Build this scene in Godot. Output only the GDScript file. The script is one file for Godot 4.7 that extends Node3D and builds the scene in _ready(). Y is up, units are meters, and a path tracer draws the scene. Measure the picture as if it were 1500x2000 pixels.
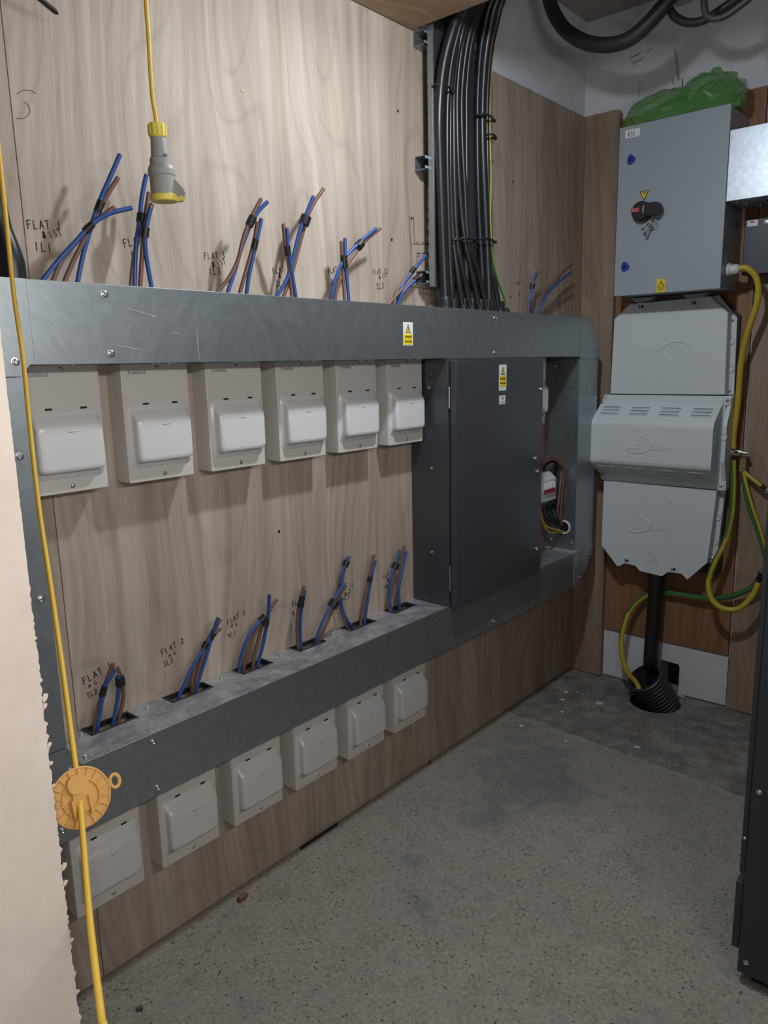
extends Node3D
# An electrical intake room: left wall x = 0 (ply faced), back wall z = 0, floor y = 0.

const FPX := 1480.0
const CAM := Vector3(1.5743, 1.45, 3.1608)
const YAW := 0.714676
const PITCH := -0.193444
const ROLL := -0.021548
var cam_basis: Basis
var M := {}
var used := {}
var rng := RandomNumberGenerator.new()
const BL := Basis(Vector3(0, 0, -1), Vector3(0, 1, 0), Vector3(1, 0, 0))   # faces +x, for things on the left wall

# ------------------------------------------------------------------ ready
func _ready():
	rng.seed = 7
	setup_camera()
	setup_light()
	make_materials()
	build_shell()
	build_trunking()
	build_distribution_cabinet()
	build_fuse_boxes()
	build_cable_tray()
	build_back_wall_gear()
	build_wires()
	build_hanging()
	build_ceiling_cables()
	build_foreground_cabinet()
	build_small_things()

func setup_camera():
	var f := Vector3(-sin(YAW) * cos(PITCH), sin(PITCH), -cos(YAW) * cos(PITCH))
	var r := Vector3(cos(YAW), 0, -sin(YAW))
	var u := r.cross(f)
	var r2 := r * cos(ROLL) + u * sin(ROLL)
	var u2 := u * cos(ROLL) - r * sin(ROLL)
	cam_basis = Basis(r2, u2, -f)
	var c := Camera3D.new()
	c.name = "camera"
	c.fov = rad_to_deg(2.0 * atan(1000.0 / FPX))
	c.near = 0.02
	c.far = 50.0
	add_child(c)
	c.transform = Transform3D(cam_basis, CAM)
	c.current = true

func setup_light():
	var env := Environment.new()
	env.background_mode = Environment.BG_COLOR
	env.background_color = Color(0, 0, 0)
	env.tonemap_mode = Environment.TONE_MAPPER_LINEAR
	env.tonemap_exposure = 1.0
	env.sdfgi_enabled = true
	env.ssao_enabled = true
	env.ssil_enabled = true
	var we := WorldEnvironment.new()
	we.name = "environment"
	we.environment = env
	add_child(we)
	# the opal lamp under the plywood bulkhead, above the frame: a glow all round and a stronger one downward
	var l := OmniLight3D.new()
	l.name = "bulkhead_lamp_glow"
	l.position = Vector3(0.65, 2.395, 1.6)
	l.light_color = Color(0.93, 0.97, 1.0)
	l.light_energy = 0.42
	l.light_size = 0.035
	l.omni_range = 12.0
	l.omni_attenuation = 2.0
	l.shadow_enabled = true
	add_child(l)
	area("bulkhead_lamp_down", Vector3(0.65, 2.358, 1.6), Vector2(0.07, 0.07), Color(0.93, 0.97, 1.0), 0.95)
	# soft fill added from an invented batten on the right wall, out of frame
	area("added_fill_light", Vector3(1.925, 1.75, 2.5), Vector2(1.16, 0.07), Color(1.0, 0.985, 0.96), 1.15, Basis(Vector3(0, 1, 0), PI / 2))
	# the flash beside the lens of the phone that took the photograph
	var fl := SpotLight3D.new()
	fl.name = "phone_flash"
	fl.position = CAM + cam_basis * Vector3(-0.016, 0.012, 0.0)
	fl.basis = cam_basis
	fl.light_color = Color(1.0, 0.93, 0.86)
	fl.light_energy = 0.21
	fl.light_size = 0.003
	fl.spot_range = 12.0
	fl.spot_attenuation = 2.0
	fl.spot_angle = 80.0
	fl.spot_angle_attenuation = 0.6
	fl.shadow_enabled = true
	add_child(fl)

func area(called: String, at: Vector3, size: Vector2, c: Color, e: float, b := Basis(Vector3(1, 0, 0), -PI / 2)):
	var a := AreaLight3D.new()
	a.name = called
	a.area_size = size
	a.area_normalize_energy = true
	a.light_color = c
	a.light_energy = e
	a.area_range = 12.0
	a.shadow_enabled = true
	add_child(a)
	a.transform = Transform3D(b, at)

# ------------------------------------------------------------------ pixels to places
func ray(u: float, v: float) -> Vector3:
	return (cam_basis * Vector3((u - 750.0) / FPX, -(v - 1000.0) / FPX, -1.0)).normalized()
func onx(u: float, v: float, x := 0.0) -> Vector3:
	var d := ray(u, v)
	return CAM + d * ((x - CAM.x) / d.x)
func onz(u: float, v: float, z := 0.0) -> Vector3:
	var d := ray(u, v)
	return CAM + d * ((z - CAM.z) / d.z)
func ony(u: float, v: float, y := 0.0) -> Vector3:
	var d := ray(u, v)
	return CAM + d * ((y - CAM.y) / d.y)
func away(u: float, v: float, dist: float) -> Vector3:
	return CAM + ray(u, v) * dist

# ------------------------------------------------------------------ nodes
func numbered(called: String) -> String:
	if not used.has(called):
		used[called] = 0
		return called
	used[called] += 1
	return "%s_%03d" % [called, used[called]]
func thing(called: String, label: String, category: String, at := Vector3.ZERO, b := Basis(), group := "") -> Node3D:
	var o := Node3D.new()
	o.name = numbered(called)
	add_child(o)
	o.transform = Transform3D(b, at)
	o.set_meta("label", label)
	o.set_meta("category", category)
	if group != "":
		o.set_meta("group", group)
	return o
func structure(called: String, label: String, at := Vector3.ZERO) -> Node3D:
	var o := Node3D.new()
	o.name = numbered(called)
	add_child(o)
	o.position = at
	o.set_meta("kind", "structure")
	o.set_meta("label", label)
	return o
# a part built in the axes of its thing
func part(parent: Node3D, called: String, st: SurfaceTool, m: Material, label := "") -> MeshInstance3D:
	var o := MeshInstance3D.new()
	o.name = called
	o.mesh = st.commit()
	o.material_override = m
	o.cast_shadow = GeometryInstance3D.SHADOW_CASTING_SETTING_ON
	parent.add_child(o, true)
	if label != "":
		o.set_meta("label", label)
	return o
# a part built in the axes of the room
func wpart(parent: Node3D, called: String, st: SurfaceTool, m: Material, label := "") -> MeshInstance3D:
	var o := part(parent, called, st, m, label)
	var t := Transform3D()
	var p: Node = parent
	while p != self:
		t = (p as Node3D).transform * t
		p = p.get_parent()
	o.transform = t.affine_inverse()
	return o
func mesh_part(parent: Node3D, called: String, mesh: Mesh, m: Material, xf := Transform3D()) -> MeshInstance3D:
	var o := MeshInstance3D.new()
	o.name = called
	o.mesh = mesh
	o.material_override = m
	parent.add_child(o, true)
	o.transform = xf
	return o
func copy(o: Node3D, base: String) -> Node3D:
	var c: Node3D = o.duplicate()
	c.name = numbered(base)
	add_child(c)
	return c

# ------------------------------------------------------------------ shapes
func mb() -> SurfaceTool:
	var st := SurfaceTool.new()
	st.begin(Mesh.PRIMITIVE_TRIANGLES)
	return st
func vtx(st: SurfaceTool, p: Vector3, n: Vector3, c = null):
	st.set_normal(n)
	if c != null:
		st.set_color(c)
	st.add_vertex(p)
func tri(st: SurfaceTool, a: Vector3, b: Vector3, c: Vector3, na: Vector3, nb: Vector3, nc: Vector3, ca = null, cb = null, cc = null):
	if (b - a).cross(c - a).dot(na + nb + nc) > 0.0:
		vtx(st, a, na, ca); vtx(st, c, nc, cc); vtx(st, b, nb, cb)
	else:
		vtx(st, a, na, ca); vtx(st, b, nb, cb); vtx(st, c, nc, cc)
func quad(st: SurfaceTool, a: Vector3, b: Vector3, c: Vector3, d: Vector3, n: Vector3):
	tri(st, a, b, c, n, n, n)
	tri(st, a, c, d, n, n, n)
# chamfered box, centre c, size s
func box(st: SurfaceTool, c: Vector3, s: Vector3, r := 0.0, b := Basis()):
	var h := s * 0.5
	r = min(r, min(h.x, min(h.y, h.z)) * 0.99)
	for ax in 3:
		var u := (ax + 1) % 3
		var w := (ax + 2) % 3
		for sg in [-1.0, 1.0]:
			var n := Vector3.ZERO
			n[ax] = sg
			var q: Array[Vector3] = []
			for k in [[-1, -1], [1, -1], [1, 1], [-1, 1]]:
				var p := Vector3.ZERO
				p[ax] = sg * h[ax]
				p[u] = k[0] * (h[u] - r)
				p[w] = k[1] * (h[w] - r)
				q.append(c + b * p)
			quad(st, q[0], q[1], q[2], q[3], b * n)
	if r <= 0.0:
		return
	for ax in 3:
		var u := (ax + 1) % 3
		var w := (ax + 2) % 3
		for su in [-1.0, 1.0]:
			for sw in [-1.0, 1.0]:
				var nu := Vector3.ZERO
				var nw := Vector3.ZERO
				nu[u] = su
				nw[w] = sw
				var q: Array[Vector3] = []
				for k in [[-1, 0], [1, 0], [1, 1], [-1, 1]]:
					var p := Vector3.ZERO
					p[ax] = k[0] * (h[ax] - r)
					p[u] = su * (h[u] - (r if k[1] == 1 else 0.0))
					p[w] = sw * (h[w] - (0.0 if k[1] == 1 else r))
					q.append(c + b * p)
				var a1 := b * nu
				var a2 := b * nw
				tri(st, q[0], q[1], q[2], a1, a1, a2)
				tri(st, q[0], q[2], q[3], a1, a2, a2)
	for sx in [-1.0, 1.0]:
		for sy in [-1.0, 1.0]:
			for sz in [-1.0, 1.0]:
				var s3 := Vector3(sx, sy, sz)
				var p := s3 * h
				var a := p - Vector3(0, sy * r, sz * r)
				var d := p - Vector3(sx * r, 0, sz * r)
				var e := p - Vector3(sx * r, sy * r, 0)
				tri(st, c + b * a, c + b * d, c + b * e, b * Vector3(sx, 0, 0), b * Vector3(0, sy, 0), b * Vector3(0, 0, sz))
func span(st: SurfaceTool, a: Vector3, b: Vector3, r := 0.0):
	box(st, (a + b) * 0.5, (b - a).abs(), r)
func smooth(pts: Array, n := 5) -> Array:
	var out := []
	for i in pts.size() - 1:
		var p0: Vector3 = pts[max(i - 1, 0)]
		var p1: Vector3 = pts[i]
		var p2: Vector3 = pts[i + 1]
		var p3: Vector3 = pts[min(i + 2, pts.size() - 1)]
		for k in n:
			out.append(p1.cubic_interpolate(p2, p0, p3, float(k) / n))
	out.append(pts[-1])
	return out
# swept tube; stripe: [colour a, colour b] round the girth
func tube(st: SurfaceTool, pts: Array, r, sides := 10, stripe = null, caps := true):
	var n := pts.size()
	var up := Vector3.ZERO
	var rings := []
	var nor := []
	for i in n:
		var t: Vector3 = (pts[min(i + 1, n - 1)] - pts[max(i - 1, 0)]).normalized()
		if i == 0:
			up = t.cross(Vector3(0.31, 0.2, 0.93)).normalized()
		else:
			up = (up - t * up.dot(t)).normalized()
		var side := t.cross(up)
		var rr: float = r[i] if r is Array else r
		var ring := []
		var nn := []
		for k in sides:
			var a := TAU * k / sides
			var d := up * cos(a) + side * sin(a)
			ring.append(pts[i] + d * rr)
			nn.append(d)
		rings.append(ring)
		nor.append(nn)
	for i in n - 1:
		for k in sides:
			var k2 := (k + 1) % sides
			var c = null
			if stripe != null:
				c = stripe.call(nor[i][k] + nor[i][k2], float(i) / (n - 1))
			tri(st, rings[i][k], rings[i][k2], rings[i + 1][k2], nor[i][k], nor[i][k2], nor[i + 1][k2], c, c, c)
			tri(st, rings[i][k], rings[i + 1][k2], rings[i + 1][k], nor[i][k], nor[i + 1][k2], nor[i + 1][k], c, c, c)
	if caps:
		for e in [0, n - 1]:
			var t: Vector3 = (pts[0] - pts[1]).normalized() if e == 0 else (pts[n - 1] - pts[n - 2]).normalized()
			var c = null if stripe == null else stripe.call(t, float(e) / (n - 1))
			for k in range(1, sides - 1):
				tri(st, rings[e][0], rings[e][k], rings[e][k + 1], t, t, t, c, c, c)
# lathe round local y; prof: [r, h]
func lathe(st: SurfaceTool, prof: Array, xf := Transform3D(), segs := 24):
	for i in prof.size() - 1:
		var a: Array = prof[i]
		var b: Array = prof[i + 1]
		var dn := Vector2(b[1] - a[1], a[0] - b[0]).normalized()
		for k in segs:
			var t0 := TAU * k / segs
			var t1 := TAU * (k + 1) / segs
			var q := []
			var nn := []
			for e in [[a, t0], [a, t1], [b, t1], [b, t0]]:
				q.append(xf * Vector3(e[0][0] * cos(e[1]), e[0][1], e[0][0] * sin(e[1])))
				nn.append(xf.basis * Vector3(dn.x * cos(e[1]), dn.y, dn.x * sin(e[1])))
			if a[0] > 1e-6:
				tri(st, q[0], q[1], q[2], nn[0], nn[1], nn[2])
			if b[0] > 1e-6:
				tri(st, q[0], q[2], q[3], nn[0], nn[2], nn[3])
# flat outline (x, y) given thickness from z0 to z1
func prism(st: SurfaceTool, poly: Array, z0: float, z1: float, xf := Transform3D()):
	var pv := PackedVector2Array(poly)
	var idx := Geometry2D.triangulate_polygon(pv)
	for z in [z0, z1]:
		var n := xf.basis * Vector3(0, 0, 1.0 if z == max(z0, z1) else -1.0)
		for i in range(0, idx.size(), 3):
			var p := []
			for k in 3:
				p.append(xf * Vector3(pv[idx[i + k]].x, pv[idx[i + k]].y, z))
			tri(st, p[0], p[1], p[2], n, n, n)
	var cw := Geometry2D.is_polygon_clockwise(pv)
	for i in pv.size():
		var a := pv[i]
		var b := pv[(i + 1) % pv.size()]
		var e := (b - a)
		var n2 := Vector2(e.y, -e.x).normalized()
		if cw:
			n2 = -n2
		var n := xf.basis * Vector3(n2.x, n2.y, 0)
		quad(st, xf * Vector3(a.x, a.y, z0), xf * Vector3(b.x, b.y, z0), xf * Vector3(b.x, b.y, z1), xf * Vector3(a.x, a.y, z1), n)
func rrect(x0: float, y0: float, x1: float, y1: float, r: float, seg := 4) -> Array:
	var out := []
	for c in [[x1 - r, y1 - r, 0.0], [x0 + r, y1 - r, 90.0], [x0 + r, y0 + r, 180.0], [x1 - r, y0 + r, 270.0]]:
		for k in seg + 1:
			var a := deg_to_rad(c[2] + 90.0 * k / seg)
			out.append(Vector2(c[0] + r * cos(a), c[1] + r * sin(a)))
	return out
# rings of equal count [ [Vector2..], z ], closed at the front; smooth between the rings
func loft(st: SurfaceTool, rings: Array, smooth_on := true):
	var P := []
	for g in rings:
		var row := []
		for p in g[0]:
			row.append(Vector3(p.x, p.y, g[1]))
		P.append(row)
	var n: int = P[0].size()
	var m := P.size()
	var cen := Vector3.ZERO
	for p in P[0]:
		cen += p
	cen /= n
	cen.z -= 0.02
	var fn := []
	for i in m - 1:
		var row := []
		for k in n:
			var a: Vector3 = P[i][k]
			var b: Vector3 = P[i][(k + 1) % n]
			var c: Vector3 = P[i + 1][(k + 1) % n]
			var d: Vector3 = P[i + 1][k]
			var nn := (c - a).cross(d - b)
			if nn.dot((a + b + c + d) * 0.25 - cen) < 0:
				nn = -nn
			row.append(nn.normalized())
		fn.append(row)
	for i in m - 1:
		for k in n:
			var k2 := (k + 1) % n
			var nv := []
			for e in [[i, k], [i, k2], [i + 1, k2], [i + 1, k]]:
				var s := Vector3.ZERO
				if smooth_on:
					for ii in [e[0] - 1, e[0]]:
						if ii < 0:
							continue
						if ii >= m - 1:
							s += Vector3(0, 0, 1) * 2.0
							continue
						s += fn[ii][e[1]] + fn[ii][(e[1] - 1 + n) % n]
				else:
					s = fn[i][k]
				nv.append(s.normalized())
			tri(st, P[i][k], P[i][k2], P[i + 1][k2], nv[0], nv[1], nv[2])
			tri(st, P[i][k], P[i + 1][k2], P[i + 1][k], nv[0], nv[2], nv[3])
	var zn := Vector3(0, 0, 1)
	var last: Array = P[m - 1]
	for k in range(1, n - 1):
		tri(st, last[0], last[k], last[k + 1], zn, zn, zn)
func disc(st: SurfaceTool, c: Vector3, n: Vector3, r: float, h: float, segs := 14):
	var b := Basis(Quaternion(Vector3(0, 1, 0), n.normalized()))
	lathe(st, [[0.0, h], [r * 0.8, h], [r, h * 0.6], [r, 0.0]], Transform3D(b, c), segs)
func screw(parent: Node3D, c: Vector3, n: Vector3, r := 0.007, called := "screw") -> MeshInstance3D:
	var st := mb()
	var b := Basis(Quaternion(Vector3(0, 1, 0), n.normalized()))
	lathe(st, [[r, 0.0], [r, 0.0008], [r * 0.72, 0.001], [r * 0.7, 0.0035], [r * 0.45, 0.0045], [r * 0.3, 0.003], [0.0, 0.003]], Transform3D(b, c), 14)
	return wpart(parent, called, st, M.chrome)
func text(parent: Node3D, called: String, s: String, size: float, m: Material, xf: Transform3D, depth := 0.0006, bold := false) -> MeshInstance3D:
	var t := TextMesh.new()
	var f := SystemFont.new()
	f.font_names = PackedStringArray(["Droid Sans"])
	if bold:
		f.font_weight = 700
	t.font = f
	t.text = s
	t.font_size = 48
	t.pixel_size = size / 34.0
	t.depth = depth
	t.curve_step = 2.0
	return mesh_part(parent, called, t, m, xf)

# ------------------------------------------------------------------ materials
func mat(c: Color, rough := 0.6, metal := 0.0) -> StandardMaterial3D:
	var m := StandardMaterial3D.new()
	m.albedo_color = c
	m.roughness = rough
	m.metallic = metal
	return m
func c8(r: float, g: float, b: float) -> Color:
	return Color(r / 255.0, g / 255.0, b / 255.0)
func noise(sd: int, freq: float, oct := 3) -> FastNoiseLite:
	var n := FastNoiseLite.new()
	n.seed = sd
	n.frequency = freq
	n.fractal_octaves = oct
	n.noise_type = FastNoiseLite.TYPE_SIMPLEX_SMOOTH
	return n
func tri_mat(m: StandardMaterial3D, scale: Vector3):
	m.uv1_triplanar = true
	m.uv1_world_triplanar = true
	m.uv1_scale = scale
func ply_image(sd: int, scuffs := false) -> Image:
	var w := 512
	var h := 1024
	var n1 := noise(sd, 1.0, 4)
	var n2 := noise(sd + 1, 1.0, 2)
	var n3 := noise(sd + 2, 1.0, 2)
	var img := Image.create(w, h, false, Image.FORMAT_RGB8)
	for x in w:
		var band: float = n3.get_noise_2d(x * 0.021, 3.0)
		for y in h:
			var warp: float = n2.get_noise_2d(x * 0.005, y * 0.0016)
			var g: float = n1.get_noise_2d(x * 0.075 + warp * 2.6, y * 0.0011)
			var fine: float = n1.get_noise_2d(x * 0.55 + 50.0, y * 0.010)
			var broad: float = n2.get_noise_2d(x * 0.012 + 20.0, y * 0.003)
			var rings: float = sin((x * 0.016 + warp * 2.4) * 10.0)
			var v := 0.86 + g * 0.085 + fine * 0.05 + band * 0.05 + broad * 0.05 - pow(max(rings, 0.0), 12.0) * 0.045
			v = clampf(v, 0.4, 1.0)
			var warm := 0.02 * g + 0.02 * band
			img.set_pixel(x, y, Color(v, v * (0.985 + warm), v * (0.97 + warm * 1.6)))
	if scuffs:                                   # pale dusty smears rubbed on the foot of the sheet
		var r := RandomNumberGenerator.new()
		r.seed = sd
		for i in 26:
			var p := Vector2(r.randf() * w, r.randf_range(h * 0.885, h * 0.99))
			var d := Vector2(r.randf_range(-0.3, 1.0), -r.randf_range(0.5, 1.2)).normalized()
			var wd := r.randf_range(2.0, 7.0)
			for k in r.randi_range(10, 34):
				p += d * 1.3
				for q in 14:
					var o := Vector2i(p + Vector2(-d.y, d.x) * r.randfn(0.0, 0.5) * wd)
					if Rect2i(0, 0, w, h).has_point(o):
						img.set_pixel(o.x, o.y, img.get_pixel(o.x, o.y).lerp(Color(1.0, 0.98, 0.95), 0.09))
	return img
func floor_image() -> Image:
	var w := 1024
	var h := 1536          # 2.0 m x 3.0 m of floor, x across, z down
	var n1 := noise(31, 1.0, 4)
	var n2 := noise(32, 1.0, 3)
	var n3 := noise(33, 1.0, 4)
	var img := Image.create(w, h, false, Image.FORMAT_RGB8)
	var r0 := RandomNumberGenerator.new()
	r0.seed = 44
	for y in h:
		var z := 3.0 * y / h
		for x in w:
			var xx := 2.0 * x / w
			var fine := n1.get_noise_2d(xx * 70.0, z * 70.0)
			var grit := r0.randf_range(-1.0, 1.0)
			var mid := n2.get_noise_2d(xx * 9.0, z * 9.0)
			var big := n3.get_noise_2d(xx * 2.6 + 4.0, z * 2.0)
			var v := 0.555 + 0.10 * fine + 0.05 * mid + 0.035 * grit
			var col := Color(v, v * 0.96, v * 0.90)
			# grey scuffed patches with torn edges
			var s := big * 0.4 + mid * 0.95 + fine * 0.75 - 0.58
			for pt in [[0.30, 1.02, 0.20, 0.20, 1.0], [0.44, 0.98, 0.10, 0.12, 0.8], [0.36, 1.28, 0.09, 0.09, 0.8], [0.30, 1.62, 0.08, 0.06, 0.75], [0.42, 1.72, 0.06, 0.05, 0.6], [0.22, 0.78, 0.16, 0.12, 0.55]]:
				s += pt[4] * exp(-pow((xx - pt[0]) / pt[2], 2.0) - pow((z - pt[1]) / pt[3], 2.0))
			var k := smoothstep(-0.10, 0.16, s) * (0.62 + 0.38 * clampf(fine * 2.0 + 0.5, 0.0, 1.0))
			var g2 := 0.43 + 0.10 * fine + 0.05 * mid + 0.03 * grit
			col = col.lerp(Color(g2, g2 * 0.985, g2 * 0.985), k)
			# the old slab along the back wall: a darker, dustier pour with a crooked joint
			var edge := 0.585 + 0.06 * xx + 0.012 * n2.get_noise_2d(xx * 14.0, 2.0) + 0.006 * fine
			if z < edge:
				var g3 := 0.47 + 0.11 * mid + 0.12 * fine + 0.06 * big + 0.03 * grit
				var dark := Color(g3, g3 * 0.965, g3 * 0.925)
				var dust := smoothstep(0.10, 0.5, n3.get_noise_2d(xx * 5.0 + 40.0, z * 8.0) + 0.25 * fine)
				col = dark.lerp(Color(0.56, 0.54, 0.50), dust * 0.75)
				var red := smoothstep(0.25, 0.5, n2.get_noise_2d(xx * 4.0 + 11.0, z * 6.0))
				col = col.lerp(Color(0.45, 0.36, 0.33), red * 0.4)
			var j := absf(z - edge - 0.008)
			if j < 0.012 and fine + mid > -0.1:
				col = col.lerp(Color(0.62, 0.60, 0.55), 0.55)
			img.set_pixel(x, y, col)
	var r := RandomNumberGenerator.new()
	r.seed = 5
	for i in 9000:                              # dark aggregate specks in the newer pour
		var px := r.randi_range(0, w - 3)
		var py := r.randi_range(330, h - 3)
		if r.randf() > 0.35 + 0.6 * py / h:
			continue
		var sz := 1 if r.randf() < 0.62 else 2
		var c := img.get_pixel(px, py) * r.randf_range(0.15, 0.5)
		img.fill_rect(Rect2i(px, py, sz, sz), Color(c.r, c.g, c.b))
	for i in 1500:                              # pale specks
		var px := r.randi_range(0, w - 3)
		var py := r.randi_range(0, h - 3)
		img.set_pixel(px, py, Color(0.66, 0.63, 0.57))
	for i in 130:                                # scratches
		var p := Vector2(r.randf() * w, r.randf() * h * 0.55)
		var d := Vector2.from_angle(r.randf() * TAU)
		for k in r.randi_range(15, 70):
			p += d
			d = d.rotated(r.randf_range(-0.03, 0.03))
			var q := Vector2i(p)
			if Rect2i(0, 0, w, h).has_point(q):
				img.set_pixel(q.x, q.y, img.get_pixel(q.x, q.y).lerp(Color(0.66, 0.64, 0.60), 0.5))
	img.generate_mipmaps()
	return img
func blotch_image(sd: int, a: Color, b: Color, f1: float, f2: float, amt := 0.5) -> Image:
	var w := 384
	var n1 := noise(sd, 1.0, 3)
	var n2 := noise(sd + 3, 1.0, 3)
	var img := Image.create(w, w, false, Image.FORMAT_RGB8)
	for y in w:
		for x in w:
			# blended to wrap round
			var u := float(x) / w
			var v := float(y) / w
			var p := Vector3(cos(u * TAU), sin(u * TAU), cos(v * TAU)) / TAU
			var q := sin(v * TAU) / TAU
			var k := n1.get_noise_3d(p.x * f1, p.y * f1 + q * f1 * 0.71, p.z * f1 + q * f1 * 0.71) * amt + n2.get_noise_3d(p.x * f2, p.y * f2 + q * f2 * 0.7, p.z * f2 + q * f2 * 0.7) * amt * 0.6
			img.set_pixel(x, y, a.lerp(b, clampf(0.5 + k, 0, 1)))
	return img
func make_materials():
	var pt := ImageTexture.create_from_image(ply_image(3, true))
	var pt2 := ImageTexture.create_from_image(ply_image(21))
	for e in [["ply", pt, c8(196, 182, 170), Vector3(0, 0, 0)], ["ply2", pt2, c8(195, 179, 166), Vector3(0.3, 0.1, 0.55)], ["ply3", pt2, c8(186, 171, 158), Vector3(0.2, 0.45, 0.37)], ["ply_brown", pt2, c8(166, 124, 90), Vector3(0.1, 0.2, 0.3)], ["ply_back", pt2, c8(172, 150, 132), Vector3(0.6, 0.3, 0.8)], ["ply_soffit", pt2, c8(186, 158, 132), Vector3(0.4, 0.3, 0.1)]]:
		var m := mat(e[2], 0.62)
		m.albedo_texture = e[1]
		tri_mat(m, Vector3(0.82, 0.41, 0.82))
		m.uv1_offset = e[3]
		M[e[0]] = m
	M.ply_edge = mat(c8(170, 132, 98), 0.8)
	var fm := mat(Color(1, 1, 1), 0.72)
	fm.albedo_texture = ImageTexture.create_from_image(floor_image())
	M.floor = fm
	var gi := ImageTexture.create_from_image(blotch_image(41, c8(152, 161, 166), c8(165, 173, 178), 24.0, 90.0, 0.7))
	var gr := ImageTexture.create_from_image(blotch_image(51, Color(0.37, 0.37, 0.37), Color(0.42, 0.42, 0.42), 10.0, 40.0, 0.7))
	var gm := mat(Color(1, 1, 1), 1.0, 0.85)
	gm.albedo_texture = gi
	gm.roughness_texture = gr
	tri_mat(gm, Vector3(1.6, 1.6, 1.6))
	M.galv = gm
	var gt := mat(c8(224, 225, 226), 0.42, 0.65)      # scuffed bare zinc on the trunking tops
	gt.albedo_texture = ImageTexture.create_from_image(blotch_image(61, c8(172, 176, 186), c8(226, 227, 226), 9.0, 34.0, 1.0))
	tri_mat(gt, Vector3(1.5, 1.5, 1.5))
	M.zinc = gt
	var gb := mat(c8(216, 223, 232), 0.40, 0.7)
	gb.albedo_texture = ImageTexture.create_from_image(blotch_image(71, c8(222, 226, 230), c8(246, 248, 250), 20.0, 60.0, 0.8))
	tri_mat(gb, Vector3(2.0, 2.0, 2.0))
	M.galv_bright = gb
	var wp := mat(Color(1, 1, 1), 0.85)
	wp.albedo_texture = ImageTexture.create_from_image(blotch_image(81, c8(203, 206, 212), c8(214, 216, 221), 16.0, 50.0, 0.7))
	tri_mat(wp, Vector3(0.9, 0.9, 0.9))
	M.paint = wp
	var cg := mat(Color(1, 1, 1), 0.9)
	cg.albedo_texture = ImageTexture.create_from_image(blotch_image(91, c8(150, 142, 140), c8(172, 165, 160), 16.0, 50.0, 0.7))
	tri_mat(cg, Vector3(0.9, 0.9, 0.9))
	M.ceiling = cg
	var pb := mat(Color(1, 1, 1), 0.8)
	pb.albedo_texture = ImageTexture.create_from_image(blotch_image(95, c8(212, 202, 194), c8(224, 215, 207), 8.0, 40.0, 0.6))
	tri_mat(pb, Vector3(1.3, 1.3, 1.3))
	M.plaster = pb
	M.paper = mat(c8(222, 210, 198), 0.9)
	M.cream = mat(c8(204, 202, 198), 0.24)
	M.cream.clearcoat_enabled = true
	M.cream.clearcoat = 0.4
	M.cream.clearcoat_roughness = 0.12
	M.lid = mat(c8(214, 214, 216), 0.22)
	M.dark = mat(c8(58, 63, 71), 0.30)
	M.dark.clearcoat_enabled = true
	M.dark.clearcoat = 0.35
	M.dark.clearcoat_roughness = 0.2
	M.dark2 = mat(c8(52, 56, 62), 0.42)
	M.slate = mat(c8(64, 72, 84), 0.4)
	M.grey = mat(c8(156, 165, 174), 0.36)
	M.white = mat(c8(210, 218, 222), 0.36)
	M.label = mat(c8(226, 228, 232), 0.5)
	M.yellow = mat(c8(232, 204, 30), 0.5)
	M.ink = mat(c8(22, 21, 24), 0.7)
	M.scuff = mat(c8(172, 171, 174), 0.9)
	M.grey_ink = mat(c8(86, 86, 90), 0.7)
	M.pink_ink = mat(c8(196, 96, 122), 0.7)
	M.red = mat(c8(168, 34, 40), 0.4)
	M.black = mat(c8(30, 31, 34), 0.42)
	M.rubber = mat(c8(40, 41, 44), 0.5)
	M.cable = mat(c8(29, 30, 34), 0.35)
	M.tape = mat(c8(26, 26, 28), 0.45)
	M.tray = mat(c8(66, 68, 74), 0.45, 0.4)
	M.chrome = mat(c8(205, 207, 210), 0.28, 1.0)
	M.blue = mat(c8(42, 78, 142), 0.38)
	M.brown = mat(c8(112, 82, 70), 0.42)
	M.copper = mat(c8(190, 160, 140), 0.35, 0.8)
	M.lock_blue = mat(c8(34, 66, 170), 0.4)
	M.yellow_cord = mat(c8(216, 180, 66), 0.5)
	M.plug_yellow = mat(c8(222, 206, 92), 0.45)
	M.plug_grey = mat(c8(148, 150, 150), 0.5)
	M.amber = mat(c8(236, 188, 112), 0.4)
	M.amber.transparency = BaseMaterial3D.TRANSPARENCY_ALPHA
	M.amber.albedo_color.a = 0.66
	M.bag = mat(c8(100, 158, 86), 0.14)
	M.bag.transparency = BaseMaterial3D.TRANSPARENCY_ALPHA
	M.bag.albedo_color.a = 0.55
	M.earth = mat(Color(1, 1, 1), 0.42)
	M.earth.vertex_color_use_as_albedo = true
	M.brass = mat(c8(150, 134, 92), 0.45, 0.5)
	M.duct = mat(c8(52, 53, 55), 0.5)
	M.soil = mat(c8(70, 62, 56), 0.95)
	M.chip = mat(c8(200, 198, 192), 0.9)
	var e := mat(Color(1, 1, 1), 0.5)
	e.emission_enabled = true
	e.emission = Color(0.93, 0.97, 1.0)
	e.emission_energy_multiplier = 4.0
	M.bulb = e
	var e2 := mat(Color(1, 1, 1), 0.5)
	e2.emission_enabled = true
	e2.emission = Color(1.0, 0.985, 0.96)
	e2.emission_energy_multiplier = 0.8
	M.fill_glow = e2  # glow of the invented fill batten
	M.lamp_white = mat(c8(225, 225, 225), 0.5)

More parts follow.
